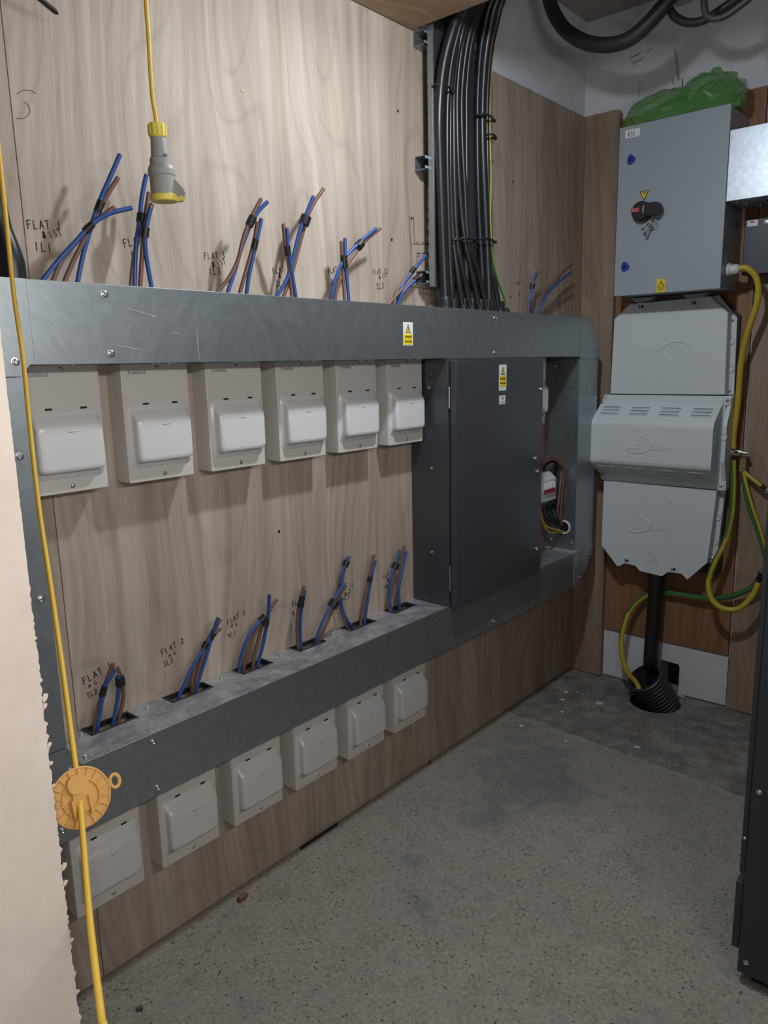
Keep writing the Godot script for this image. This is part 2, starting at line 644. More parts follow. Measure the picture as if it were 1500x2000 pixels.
# ------------------------------------------------------------------ the room
const HOLE := Vector3(0.455, 0, 0.125)
func build_shell():
	# floor with the duct hole
	var fl := structure("floor", "worn grey beige concrete floor with dark specks and an older dark strip along the back wall")
	var st := mb()
	var add_quad := func(x0, z0, x1, z1):
		floor_quad(st, Vector2(x0, z0), Vector2(x1, z0), Vector2(x1, z1), Vector2(x0, z1))
	var q := 0.13
	var hx0 := HOLE.x - q
	var hx1 := HOLE.x + q
	var hz0 := HOLE.z - 0.12
	var hz1 := HOLE.z + q
	add_quad.call(-0.1, -0.25, hx0, 4.5)
	add_quad.call(hx1, -0.25, 2.1, 4.5)
	add_quad.call(hx0, hz1, hx1, 4.5)
	add_quad.call(hx0, -0.25, hx1, hz0)
	var n := 32
	var rr := 0.104
	for k in n:
		var a0 := TAU * k / n
		var a1 := TAU * (k + 1) / n
		var c := Vector2(HOLE.x, HOLE.z)
		var p0 := c + Vector2.from_angle(a0) * rr
		var p1 := c + Vector2.from_angle(a1) * rr
		var o := []
		for a in [a0, a1]:
			var d := Vector2.from_angle(a)
			var t := 9.0
			if d.x > 1e-6: t = min(t, (hx1 - c.x) / d.x)
			if d.x < -1e-6: t = min(t, (hx0 - c.x) / d.x)
			if d.y > 1e-6: t = min(t, (hz1 - c.y) / d.y)
			if d.y < -1e-6: t = min(t, (hz0 - c.y) / d.y)
			o.append(c + d * t)
		floor_quad(st, p0, p1, o[1], o[0])
		# corner of the square between two rays
		for cx in [hx0, hx1]:
			for cz in [hz0, hz1]:
				var ca := (Vector2(cx, cz) - c).angle()
				if ca < 0: ca += TAU
				if ca > a0 + 1e-5 and ca < a1 - 1e-5:
					floor_quad(st, o[0], Vector2(cx, cz), o[1], o[1])
	part(fl, "concrete_top", st, M.floor)
	st = mb()
	span(st, Vector3(-0.1, -0.32, -0.25), Vector3(2.1, -0.30, 4.5))
	lathe(st, [[rr, 0.0], [rr, -0.30]], Transform3D(Basis(), HOLE), 32)
	part(fl, "pit", st, M.soil)

	# left wall: masonry behind, plywood sheets on it
	var wl := structure("wall_left", "long wall faced with tall plywood sheets, white paint above them")
	st = mb()
	span(st, Vector3(-0.118, 0, -0.2), Vector3(-0.018, 2.9, 4.5))
	part(wl, "masonry", st, M.paint)
	var sheets := []
	for e in [[0.001, 1.2195, "ply3"], [1.2205, 2.4195, "ply"], [2.4205, 3.64, "ply2"]]:
		st = mb()
		span(st, Vector3(-0.0178, 0.004, e[0]), Vector3(0.0, 2.44, e[1]), 0.0012)
		sheets.append(part(wl, "plywood_panel", st, M[e[2]]))
	# dark screw heads and knots in the sheets
	for e in [[474, 177, 1], [777, 217, 0], [765, 468, 0], [545, 1038, 1], [1002, 355, 0], [1144, 265, 0], [997, 580, 0]]:
		st = mb()
		var c := onx(e[0], e[1])
		disc(st, c, Vector3(1, 0, 0), 0.0045, 0.0012, 10)
		wpart(sheets[e[2]], "screw_head", st, M.brass if e[0] == 474 else M.ink)
	build_notes(sheets)

	# back wall
	var wb := structure("wall_back", "short back wall, white paint with plywood boards fixed on it")
	st = mb()
	# plaster with an opening behind the duct
	span(st, Vector3(-0.1, 0, -0.118), Vector3(0.418, 2.9, -0.018))
	span(st, Vector3(0.418, 0.142, -0.118), Vector3(0.506, 2.9, -0.018))
	span(st, Vector3(0.506, 0, -0.118), Vector3(2.1, 2.9, -0.018))
	part(wb, "plaster", st, M.paint)
	st = mb()
	span(st, Vector3(0.36, -0.05, -0.25), Vector3(0.56, 0.25, -0.12))
	part(wb, "wall_hole_lining", st, M.soil)
	st = mb()
	prism(st, [Vector2(0.002, 0.004), Vector2(0.150, 0.004), Vector2(0.150, 2.428), Vector2(0.146, 2.436), Vector2(0.138, 2.440), Vector2(0.002, 2.440)], -0.0178, 0.012)
	part(wb, "plywood_panel", st, M.ply_back)
	st = mb()
	span(st, Vector3(0.156, 0.232, -0.0178), Vector3(0.700, 2.402, -0.001), 0.001)
	part(wb, "plywood_panel", st, M.ply_brown)
	st = mb()
	span(st, Vector3(0.708, 0.004, -0.0178), Vector3(2.08, 2.402, 0.002), 0.001)
	part(wb, "plywood_panel", st, M.ply_back)
	# white painted plinth under the middle board
	st = mb()
	prism(st, [Vector2(0.156, 0.012), Vector2(0.418, 0.010), Vector2(0.418, 0.136), Vector2(0.428, 0.146), Vector2(0.500, 0.142), Vector2(0.506, 0.130), Vector2(0.506, 0.008), Vector2(0.702, 0.012), Vector2(0.702, 0.224), Vector2(0.156, 0.224)], -0.0178, -0.004)
	part(wb, "plinth_board", st, M.paint)

	for e in [[1318, 92, 1322, 128, 3.0], [1322, 120, 1325, 162, 4.0], [1312, 150, 1316, 168, 3.0], [1228, 112, 1250, 108, 3.0], [1234, 122, 1255, 118, 4.0], [1236, 196, 1238, 212, 3.0], [1262, 100, 1275, 97, 2.0], [1250, 160, 1248, 190, 2.0]]:
		st = mb()
		for k in 3:
			var dx: float = (k - 1) * 2.2
			stroke(st, onz(e[0] + dx, e[1] + k * 2.0, -0.018), onz(e[2] + dx * 0.6, e[3] - k * 3.0, -0.018), 0.0012 * e[4] * (0.5 + 0.3 * k), Vector3(0, 0, 1))
		part(wb, "scuff_mark", st, M.scuff)

	var wr := structure("wall_right", "plain painted wall beyond the tall dark cabinet")
	st = mb()
	span(st, Vector3(2.0, 0, -0.1), Vector3(2.1, 2.9, 4.5))
	part(wr, "plaster", st, M.paint)
	var wf := structure("wall_front", "plain painted wall behind the photographer")
	st = mb()
	span(st, Vector3(-0.1, 0, 4.4), Vector3(2.1, 2.9, 4.5))
	part(wf, "plaster", st, M.paint)
	var ce := structure("ceiling", "bare grey concrete ceiling")
	st = mb()
	span(st, Vector3(-0.1, 2.81, -0.2), Vector3(2.1, 2.91, 4.5))
	part(ce, "slab", st, M.ceiling)
	# boxed bulkhead of plywood under the ceiling
	var so := structure("trim_1", "plywood bulkhead board under the ceiling along the left wall")
	st = mb()
	span(st, Vector3(0.0, 2.4405, 1.17), Vector3(1.15, 2.4585, 4.4), 0.001)
	part(so, "plywood_panel", st, M.ply_soffit)
	# near plasterboard partition with its torn edge
	var pw := structure("wall_partition", "cream plasterboard wall end with a torn ragged edge beside the yellow cord")
	var r := RandomNumberGenerator.new()
	r.seed = 12
	var outl := []
	var y := 0.0
	while y < 2.80:
		var rough := 0.0011 if y < 1.25 else 0.0003
		var j := r.randf_range(-rough, rough) - (0.0016 if r.randf() < 0.10 and y < 1.2 else 0.0)
		outl.append(Vector2(-(2.8605 + j), y))
		y += r.randf_range(0.0015, 0.005)
	outl.append(Vector2(-2.8605, 2.80))
	outl.append(Vector2(-4.39, 2.80))
	outl.append(Vector2(-4.39, 0.0))
	var xf := Transform3D(BL, Vector3.ZERO)
	st = mb()
	prism(st, outl, 0.858, 0.87, xf)
	part(pw, "plasterboard", st, M.plaster)
	st = mb()
	span(st, Vector3(0.74, 0, 2.874), Vector3(0.857, 2.80, 4.39))
	part(pw, "stud_frame", st, M.ply_edge)
	# torn flaps of face paper
	for e in [[82, 1365, 14.0], [95, 1455, 9.0], [100, 1490, 7.0], [128, 1690, 13.0], [134, 1720, 10.0], [148, 1830, 8.0], [112, 1530, 6.0], [160, 1930, 8.0], [84, 1380, 9.0]]:
		st = mb()
		var a := onx(e[0], e[1], 0.8705)
		a.z = 2.8612
		var s: float = e[2] * 0.00024
		var pts := [a, a + Vector3(0.0015, s * 1.6, -s * 0.5), a + Vector3(0.003, s * 1.3, -s * 1.5), a + Vector3(0.0022, -s * 0.2, -s * 1.2), a + Vector3(0.0008, -s * 1.4, -s * 0.3)]
		for k in range(1, 4):
			tri(st, pts[0], pts[k], pts[k + 1], Vector3(1, 0, 0), Vector3(1, 0, 0), Vector3(1, 0, 0))
			var o := Vector3(-0.0006, 0, 0)
			tri(st, pts[0] + o, pts[k] + o, pts[k + 1] + o, Vector3(-1, 0, 0), Vector3(-1, 0, 0), Vector3(-1, 0, 0))
		wpart(pw, "torn_paper", st, M.paper)
	# lamp on the bulkhead, just above the frame
	var lp := thing("ceiling_lamp", "white lampholder with a round bulb under the plywood bulkhead", "lamp", Vector3(0.65, 2.440, 1.6))
	st = mb()
	lathe(st, [[0.0, -0.018], [0.018, -0.018], [0.02, -0.014], [0.034, -0.010], [0.036, 0.0]], Transform3D(), 20)
	part(lp, "lampholder", st, M.lamp_white)
	st = mb()
	var prof := []
	for k in 13:
		var a := PI * k / 12.0
		prof.append([sin(a) * 0.03, -0.045 - cos(a) * 0.03])
	lathe(st, prof, Transform3D(), 20)
	part(lp, "bulb", st, M.bulb)
	var pn := thing("added_fill_batten", "long white batten lamp added on the right hand wall for fill light", "lamp", Vector3(1.998, 1.75, 2.5))  # unseen batten, added as a body for the fill light
	st = mb()
	box(st, Vector3(-0.015, 0, 0), Vector3(0.030, 0.09, 1.22), 0.003)
	part(pn, "housing", st, M.lamp_white)
	st = mb()
	box(st, Vector3(-0.048, 0, 0), Vector3(0.036, 0.07, 1.16), 0.012)
	part(pn, "diffuser", st, M.fill_glow)

func floor_quad(st: SurfaceTool, a: Vector2, b: Vector2, c: Vector2, d: Vector2):
	var pts := [a, b, c, a, c, d]
	if (b - a).cross(c - a) < 0:
		pts = [a, c, b, a, d, c]
	for p in pts:
		st.set_normal(Vector3.UP)
		st.set_uv(Vector2(p.x / 2.0, p.y / 3.0))
		st.add_vertex(Vector3(p.x, 0, p.y))

# ------------------------------------------------------------------ marker notes on the plywood
const GLYPH := {
	"F": [[0, 0, 0.02, 1, 0.55, 1.04], [0, 0.55, 0.42, 0.58]], "L": [[0.05, 1, 0, 0, 0.5, 0.04]],
	"A": [[0, 0, 0.3, 1, 0.58, 0], [0.12, 0.38, 0.5, 0.42]], "T": [[-0.05, 1, 0.6, 1.05], [0.3, 1, 0.26, 0]],
	"1": [[0.2, 1, 0.22, 0]], "2": [[0, 0.8, 0.25, 1, 0.5, 0.78, 0, 0.02, 0.6, 0.05]],
	"3": [[0, 1, 0.5, 0.95, 0.2, 0.55, 0.5, 0.3, 0.25, 0, -0.05, 0.1]], "4": [[0.1, 1, 0, 0.42, 0.55, 0.5], [0.4, 0.85, 0.34, 0]],
	"5": [[0.5, 1, 0.1, 1, 0.05, 0.6, 0.45, 0.5, 0.4, 0.1, 0, 0]], "G": [[0.55, 0.9, 0.2, 1, 0, 0.5, 0.2, 0, 0.5, 0.1, 0.55, 0.45, 0.28, 0.45]],
	"S": [[0.5, 0.95, 0.2, 1, 0.1, 0.7, 0.48, 0.4, 0.4, 0.05, 0, 0.08]], "R": [[0, 0, 0.05, 1, 0.5, 0.9, 0.4, 0.55, 0.05, 0.5, 0.5, 0]],
	"E": [[0.5, 1, 0, 0.95, 0, 0, 0.5, 0.03], [0, 0.5, 0.4, 0.52]], "&": [[0.55, 0, 0.1, 0.7, 0.3, 1, 0.45, 0.75, 0, 0.25, 0.25, 0, 0.6, 0.45], [0.1, 0.2, 0.5, 0.8], [0.15, 0.6, 0.45, 0.25], [0.3, 0.9, 0.25, 0.1]],
	"+": [[-0.1, 0.5, 0.9, 0.6], [0.1, 0.1, 0.3, 0.9], [0.5, 0.1, 0.65, 0.95], [0.3, 0.5, 0.8, 0.4]],
	"o": [[0, 0, 0.6, 0, 0.6, 1, 0, 1, 0, 0], [0.2, 0.3, 0.45, 0.3, 0.4, 0.7, 0.2, 0.6, 0.2, 0.3]]}
func stroke(st: SurfaceTool, a: Vector3, b: Vector3, w: float, n := Vector3(1, 0, 0)):
	var d := (b - a)
	if d.length() < 1e-6:
		return
	var x := d.normalized()
	var y := n.cross(x)
	box(st, (a + b) * 0.5 + n * 0.0004, Vector3(d.length() + w * 0.6, w, 0.0006), 0.0, Basis(x, y, n))
func note(parent: Node3D, lines: Array):
	var st := mb()
	for e in lines:                              # text, px, py, height in m, tilt
		var o := onx(e[1], e[2])
		var h: float = e[3]
		var tilt: float = e[4] if e.size() > 4 else 0.12
		var ux := Vector3(0, sin(tilt), -cos(tilt))
		var uy := Vector3(0, cos(tilt), sin(tilt)) 
		var x := 0.0
		for ch in e[0]:
			if GLYPH.has(ch):
				for g in GLYPH[ch]:
					var prev = null
					for k in range(0, g.size(), 2):
						var p: Vector3 = o + ux * (x + g[k] * h * 0.85) + uy * (g[k + 1] * h)
						if prev != null:
							stroke(st, prev, p, h * 0.105)
						prev = p
			x += h * 0.78
	wpart(parent, "handwriting", st, M.ink)
func build_notes(sheets: Array):
	note(sheets[1], [["FLAT 1", 55, 447, 0.016, 0.10], ["&", 84, 466, 0.014], ["1ST", 99, 466, 0.013, 0.35], ["1L1", 69, 490, 0.017, 0.0]])
	note(sheets[1], [["FLA", 244, 483, 0.016, 0.25], ["1", 257, 507, 0.017]])
	note(sheets[1], [["FLAT 3", 400, 506, 0.014], ["&", 415, 522, 0.013], ["1ST", 427, 521, 0.012, 0.4], ["1L3", 410, 537, 0.016]])
	note(sheets[1], [["FLAT 4", 534, 535, 0.014, 0.2], ["&", 545, 543, 0.013], ["2L1", 540, 560, 0.015]])
	note(sheets[1], [["FLAT 5", 642, 535, 0.013, 0.25], ["2", 647, 557, 0.016]])
	note(sheets[0], [["FLAT 12", 729, 536, 0.013], ["&", 741, 545, 0.011], ["1ST", 747, 543, 0.010, 0.3], ["2L3", 736, 565, 0.016, 0.15]])
	note(sheets[0], [["FLAT 13", 1008, 557, 0.0105, 0.2], ["1", 1017, 565, 0.009], ["2L", 1012, 577, 0.0115, 0.0]])
	note(sheets[1], [["FLAT 1", 165, 1337, 0.0165, 0.25], ["+ G", 174, 1345, 0.010, 0.28], ["3L2", 171, 1364, 0.0125, 0.15]])
	note(sheets[1], [["FLAT 2", 317, 1280, 0.0150, 0.2], ["+ G", 330, 1285, 0.010, 0.2], ["3L3", 321, 1302, 0.0125, 0.12]])
	note(sheets[1], [["FLAT 3", 445, 1220, 0.0140, 0.2], ["+ G", 451, 1227, 0.010, 0.1], ["4L1", 446, 1246, 0.0125, 0.08]])
	note(sheets[1], [["FLA", 571, 1185, 0.015, 0.1], ["4", 572, 1203, 0.014]])
	note(sheets[1], [["11", 684, 1148, 0.012, 0.1], ["+", 668, 1158, 0.014], ["& 2", 674, 1164, 0.013, 0.2], ["4L3", 668, 1176, 0.017, 0.2]])
	note(sheets[0], [["FLA", 750, 1130, 0.012, 0.3], ["&", 757, 1136, 0.013], ["4L", 753, 1150, 0.013, 0.2]])
	# sketch of the cabinet and its ways beside the cable tray
	var st := mb()
	var z2 := func(u, v): return onx(350.0 + u * 0.3667, 340.0 + v * 0.3667)
	for g in [[1225, 218, 1232, 372, 1237, 600, 1362, 616], [1248, 222, 1252, 370], [1232, 372, 1330, 375], [1227, 230, 1247, 240], [1262, 420, 1328, 421], [1262, 420, 1266, 572, 1330, 578], [1265, 372, 1266, 362, 1272, 362, 1273, 373], [1294, 373, 1295, 364, 1301, 364, 1302, 374], [1270, 424, 1280, 424, 1279, 440, 1269, 440, 1270, 424], [1296, 424, 1307, 424, 1306, 442, 1296, 441, 1296, 424], [1275, 612, 1275, 642, 1287, 642, 1288, 614], [1302, 613, 1302, 643, 1315, 643, 1316, 615], [1328, 614, 1329, 646, 1342, 646, 1343, 616], [1236, 228, 1238, 246, 1245, 230, 1233, 238]]:
		for k in range(2, g.size(), 2):
			stroke(st, z2.call(g[k - 2], g[k - 1]), z2.call(g[k], g[k + 1]), 0.0013)
	wpart(sheets[0], "handwriting", st, M.ink)
	# faint pencil rings top left
	st = mb()
	for c in [[52, 186, 18.0, 10.0, 3.3, 6.0], [40, 215, 18.0, 17.0, -1.2, 2.0]]:
		var prev = null
		for k in 13:
			var a: float = lerp(c[4], c[5], k / 12.0)
			var p := onx(c[0] + c[2] * cos(a), c[1] + c[3] * sin(a))
			if prev != null:
				stroke(st, prev, p, 0.0012)
			prev = p
	wpart(sheets[1], "pencil_mark", st, M.grey_ink)

# ------------------------------------------------------------------ trunking frame
const TY0 := 1.462
const TY1 := 1.614
const LY0 := 0.499
const LY1 := 0.651
const TD := 0.15
const SLOTS := [[2.301, 2.414], [2.085, 2.203], [1.885, 1.985], [1.678, 1.781], [1.456, 1.571], [1.250, 1.364]]
func wall_prism(st: SurfaceTool, zy: Array, x0: float, x1: float):
	var poly := []
	for p in zy:
		poly.append(Vector2(-p[0], p[1]))
	prism(st, poly, x0, x1, Transform3D(BL, Vector3.ZERO))
func build_trunking():
	var t := thing("trunking_length", "long galvanised steel trunking with the DANGER sticker, wires rising from its top", "trunking", Vector3(0, TY0, 1.4), Basis(), "galvanised trunking frame")
	var st := mb()
	span(st, Vector3(0.001, TY0, 0.305), Vector3(TD - 0.002, TY1 - 0.001, 2.50), 0.0015)
	wpart(t, "body", st, M.galv)
	st = mb()
	span(st, Vector3(TD - 0.002, TY0 - 0.001, 0.306), Vector3(TD, TY1 + 0.001, 2.4975), 0.0009)
	wpart(t, "lid", st, M.galv)
	for e in [[204, 574], [217, 690], [967, 621], [966, 689]]:
		screw(t, onx(e[0], e[1], TD), Vector3(1, 0, 0), 0.0085)
	for e in [[383, 640, 389, 702], [250, 603, 300, 617], [228, 675, 275, 683], [337, 650, 350, 652], [295, 617, 307, 620]]:      # scratches through the zinc
		st = mb()
		stroke(st, onx(e[0], e[1], TD), onx(e[2], e[3], TD), 0.0009)
		wpart(t, "scratch", st, M.chip)
	# lower length, with the slots for the wires cut through its top
	var lo := thing("trunking_length", "long lower galvanised trunking with six wire slots cut in its scuffed top", "trunking", Vector3(0, LY0, 1.4), Basis(), "galvanised trunking frame")
	st = mb()
	var z0 := 0.305
	var z1 := 2.49
	span(st, Vector3(TD - 0.002, LY0, z0), Vector3(TD, LY1, z1), 0.0009)
	span(st, Vector3(0.001, LY0, z0), Vector3(TD - 0.002, LY0 + 0.002, z1))
	wpart(lo, "body", st, M.galv)
	st = mb()
	span(st, Vector3(0.052, LY1 - 0.002, z0), Vector3(TD - 0.002, LY1, z1))
	span(st, Vector3(0.001, LY1 - 0.002, z0), Vector3(0.005, LY1, z1))
	var zz := z0
	for k in range(5, -1, -1):
		span(st, Vector3(0.005, LY1 - 0.002, zz), Vector3(0.052, LY1, SLOTS[k][0]))
		zz = SLOTS[k][1]
	span(st, Vector3(0.005, LY1 - 0.002, zz), Vector3(0.052, LY1, z1))
	wpart(lo, "top_plate", st, M.zinc)
	for s in SLOTS:
		st = mb()
		var a: float = s[0]
		var b: float = s[1]
		span(st, Vector3(0.0045, LY1 - 0.012, a - 0.002), Vector3(0.0535, LY1 + 0.0018, a + 0.004), 0.001)
		span(st, Vector3(0.0045, LY1 - 0.012, b - 0.004), Vector3(0.0535, LY1 + 0.0018, b + 0.002), 0.001)
		span(st, Vector3(0.048, LY1 - 0.012, a), Vector3(0.0535, LY1 + 0.0018, b), 0.001)
		span(st, Vector3(0.0045, LY1 - 0.012, a), Vector3(0.008, LY1 + 0.0018, b), 0.001)
		wpart(lo, "slot_edging", st, M.rubber)
	for e in [[159, 1436], [167, 1479], [288, 1384], [432, 1325], [547, 1280], [651, 1237], [740, 1203], [804, 1176]]:
		screw(lo, ony(e[0], e[1], LY1), Vector3(0, 1, 0), 0.006)
	for e in [[299, 1449], [308, 1538], [963, 1213]]:
		screw(lo, onx(e[0], e[1], TD), Vector3(1, 0, 0), 0.0075)
	# left riser
	var lr := thing("trunking_riser", "upright galvanised trunking behind the yellow cord, next to the torn wall edge", "trunking", Vector3(0, 0.70, 2.59), Basis(), "galvanised trunking frame")
	st = mb()
	span(st, Vector3(0.001, 0.70, 2.517), Vector3(TD, 1.44, 2.668), 0.0012)
	wpart(lr, "body", st, M.galv)
	for e in [[38, 892], [80, 1170]]:
		screw(lr, onx(e[0], e[1], TD), Vector3(1, 0, 0), 0.0085)
	var el := thing("trunking_elbow", "upper galvanised trunking corner with the yellow cord hanging past it", "trunking", Vector3(0, 1.44, 2.59), Basis(), "galvanised trunking frame")
	st = mb()
	wall_prism(st, [[2.4985, TY1 + 0.001], [2.672, TY1 + 0.001], [2.672, 1.441], [2.528, 1.441], [2.507, TY0], [2.4985, TY0]], 0.001, TD + 0.0015)
	wpart(el, "body", st, M.galv)
	screw(el, onx(30, 707, TD + 0.0015), Vector3(1, 0, 0), 0.0085)
	var eb := thing("trunking_elbow", "low galvanised trunking corner behind the amber plastic disc", "trunking", Vector3(0, LY0, 2.59), Basis(), "galvanised trunking frame")
	st = mb()
	wall_prism(st, [[2.4915, LY0 - 0.001], [2.672, LY0 - 0.001], [2.672, 0.699], [2.517, 0.699], [2.4915, LY1 + 0.002]], 0.001, TD + 0.0015)
	wpart(eb, "body", st, M.galv)
	for e in [[139, 1505], [122, 1622]]:
		screw(eb, onx(e[0], e[1], TD + 0.0015), Vector3(1, 0, 0), 0.0075)
	# right riser and its elbows
	var rr := thing("trunking_riser", "upright galvanised trunking near the room corner, right of the dark cabinet", "trunking", Vector3(0, 0.68, 0.22), Basis(), "galvanised trunking frame")
	st = mb()
	span(st, Vector3(0.001, 0.66, 0.135), Vector3(TD, 1.452, 0.301), 0.0015)
	wpart(rr, "body", st, M.galv)
	for e in [[1138, 780], [1164, 777]]:
		screw(rr, onx(e[0], e[1], TD), Vector3(1, 0, 0), 0.007)
	for e in [[1084, 715], [1116, 1060], [1076, 1053]]:
		screw(rr, onz(e[0], e[1], 0.301), Vector3(0, 0, 1), 0.006)
	var e1 := thing("trunking_elbow", "chamfered galvanised trunking corner below the FLAT 13 note", "trunking", Vector3(0, 1.44, 0.22), Basis(), "galvanised trunking frame")
	st = mb()
	wall_prism(st, [[0.305, TY1 + 0.001], [0.244, TY1 + 0.001], [0.132, 1.505], [0.132, 1.4525], [0.300, 1.4525], [0.305, 1.458]], 0.001, TD + 0.0015)
	wpart(e1, "body", st, M.galv)
	for e in [[1148, 634], [1166, 676], [1138, 694]]:
		screw(e1, onx(e[0], e[1], TD + 0.0015), Vector3(1, 0, 0), 0.007)
	var e2 := thing("trunking_elbow", "chamfered low galvanised trunking corner, scuffed, beneath the upright by the room corner", "trunking", Vector3(0, LY0, 0.22), Basis(), "galvanised trunking frame")
	st = mb()
	wall_prism(st, [[0.305, LY0 - 0.001], [0.252, LY0 - 0.001], [0.142, 0.612], [0.128, 0.662], [0.300, 0.662], [0.305, LY1 + 0.002]], 0.001, TD + 0.0015)
	wpart(e2, "body", st, M.zinc)
	for e in [[1125, 1079], [1151, 1083], [1131, 1127]]:
		screw(e2, onx(e[0], e[1], TD + 0.0015), Vector3(1, 0, 0), 0.006)
	var lb := danger_label("DANGER sticker with yellow triangle on the upper galvanised trunking", onx(797, 652, TD + 0.0005), BL, 0.044, 0.066, false)
	lb.set_meta("group", "danger stickers")

func danger_label(label: String, at: Vector3, b: Basis, w: float, h: float, tail: bool) -> Node3D:
	var t := thing("danger_sticker", label, "sticker", at, b)
	var st := mb()
	box(st, Vector3(0, 0, 0), Vector3(w, h, 0.0008))
	if tail:
		box(st, Vector3(-w * 0.02, -h * 0.58, 0), Vector3(w * 0.94, h * 0.17, 0.0008))
	part(t, "backing", st, M.label)
	st = mb()
	box(st, Vector3(0, -h * 0.23, 0.0006), Vector3(w * 0.88, h * 0.46, 0.0006))
	part(t, "yellow_panel", st, M.yellow)
	var tw := w * 0.27
	var y0 := h * 0.05
	var y1 := h * 0.43
	st = mb()
	prism(st, [Vector2(-tw, y0), Vector2(tw, y0), Vector2(0, y1)], 0.0003, 0.0009)
	part(t, "triangle_border", st, M.ink)
	st = mb()
	prism(st, [Vector2(-tw * 0.74, y0 + h * 0.035), Vector2(tw * 0.74, y0 + h * 0.035), Vector2(0, y1 - h * 0.075)], 0.0003, 0.0012)
	part(t, "triangle", st, M.yellow)
	st = mb()
	var s := h * 0.20
	var bolt := []
	for p in [[0.10, 1.0], [-0.22, 0.42], [0.02, 0.46], [-0.06, 0.0], [0.24, 0.60], [0.02, 0.56], [0.22, 0.98]]:
		bolt.append(Vector2(p[0] * s, y0 + h * 0.05 + p[1] * s))
	prism(st, bolt, 0.0003, 0.0015)
	part(t, "bolt", st, M.ink)
	text(t, "lettering", "DANGER", h * 0.083, M.ink, Transform3D(Basis(), Vector3(0, -h * 0.13, 0.001)), 0.0008, true)
	text(t, "lettering", "400 Volts", h * 0.078, M.ink, Transform3D(Basis(), Vector3(0, -h * 0.33, 0.001)), 0.0008, true)
	return t

# ------------------------------------------------------------------ dark distribution cabinet
func build_distribution_cabinet():
	var t := thing("distribution_cabinet", "tall dark grey steel cabinet standing on the lower trunking, door closed", "cabinet", Vector3(0, LY1, 0.93))
	var st := mb()
	span(st, Vector3(0.001, LY1 + 0.001, 0.668), Vector3(0.152, TY0 - 0.001, 1.202), 0.0015)
	wpart(t, "body", st, M.dark)
	st = mb()
	span(st, Vector3(0.158, 0.648, 0.652), Vector3(0.182, 1.4555, 1.200), 0.0025)
	var d := wpart(t, "door", st, M.dark)
	st = mb()
	span(st, Vector3(0.150, 0.67, 0.69), Vector3(0.160, 1.44, 1.18))
	wpart(t, "door_seal", st, M.black)
	for e in [[755, 797], [1105, 1152]]:
		st = mb()
		var a := onx(883, e[0], 0.16)
		var b := onx(886, e[1], 0.16)
		tube(st, [Vector3(0.158, a.y, 1.2035), Vector3(0.158, b.y, 1.2035)], 0.0032, 8)
		wpart(t, "hinge", st, M.chrome)
	# side screws and knockouts on the face that looks at the fuse boxes
	for e in [[838, 757], [843, 914], [844, 1078]]:
		screw(t, onz(e[0], e[1], 1.202), Vector3(0, 0, 1), 0.0055)
	for e in [[842, 729, 1], [842, 786, 0], [842, 845, 0], [841, 901, 0], [843, 955, 0], [844, 1008, 0], [845, 1063, 0], [846, 1108, 0], [847, 1159, 0]]:
		st = mb()
		var c := onz(e[0], e[1], 1.2022)
		var pts := []
		for k in 17:
			var a := TAU * k / 16.0
			pts.append(c + Vector3(cos(a) * 0.0145, sin(a) * 0.0145, 0))
		tube(st, pts, 0.0007 if e[2] == 0 else 0.0012, 5, null, false)
		wpart(t, "knockout", st, M.dark if e[2] == 0 else M.black)
	for e in [[1055, 760], [1044, 895], [1049, 921], [1047, 1072]]:
		st = mb()
		var c := onx(e[0], e[1], 0.182)
		c.z = max(c.z, 0.656)
		disc(st, c, Vector3(1, 0, 0), 0.008, 0.006, 12)
		wpart(d, "door_screw", st, M.chrome)
	var lb := danger_label("DANGER sticker with yellow triangle on the dark cabinet door", onx(982, 734, 0.1826), BL, 0.046, 0.074, true)
	lb.set_meta("group", "danger stickers")
	var n := thing("maker_label", "small white label with a pink mark on the dark cabinet door", "label", onx(981, 781, 0.1826), BL)
	st = mb()
	box(st, Vector3.ZERO, Vector3(0.038, 0.030, 0.0007))
	part(n, "backing", st, M.label)
	st = mb()
	for k in 3:
		box(st, Vector3(-0.003 + k * 0.0035, 0.006 - (k % 2) * 0.002, 0.0006), Vector3(0.0026, 0.009, 0.0006))
	box(st, Vector3(0.0005, 0.010, 0.0006), Vector3(0.011, 0.0014, 0.0006))
	part(n, "pink_mark", st, M.pink_ink)
	st = mb()
	for k in 2:
		box(st, Vector3(0, -0.006 - k * 0.004, 0.0006), Vector3(0.026 + k * 0.004, 0.0012, 0.0005))
	part(n, "print", st, M.grey_ink)

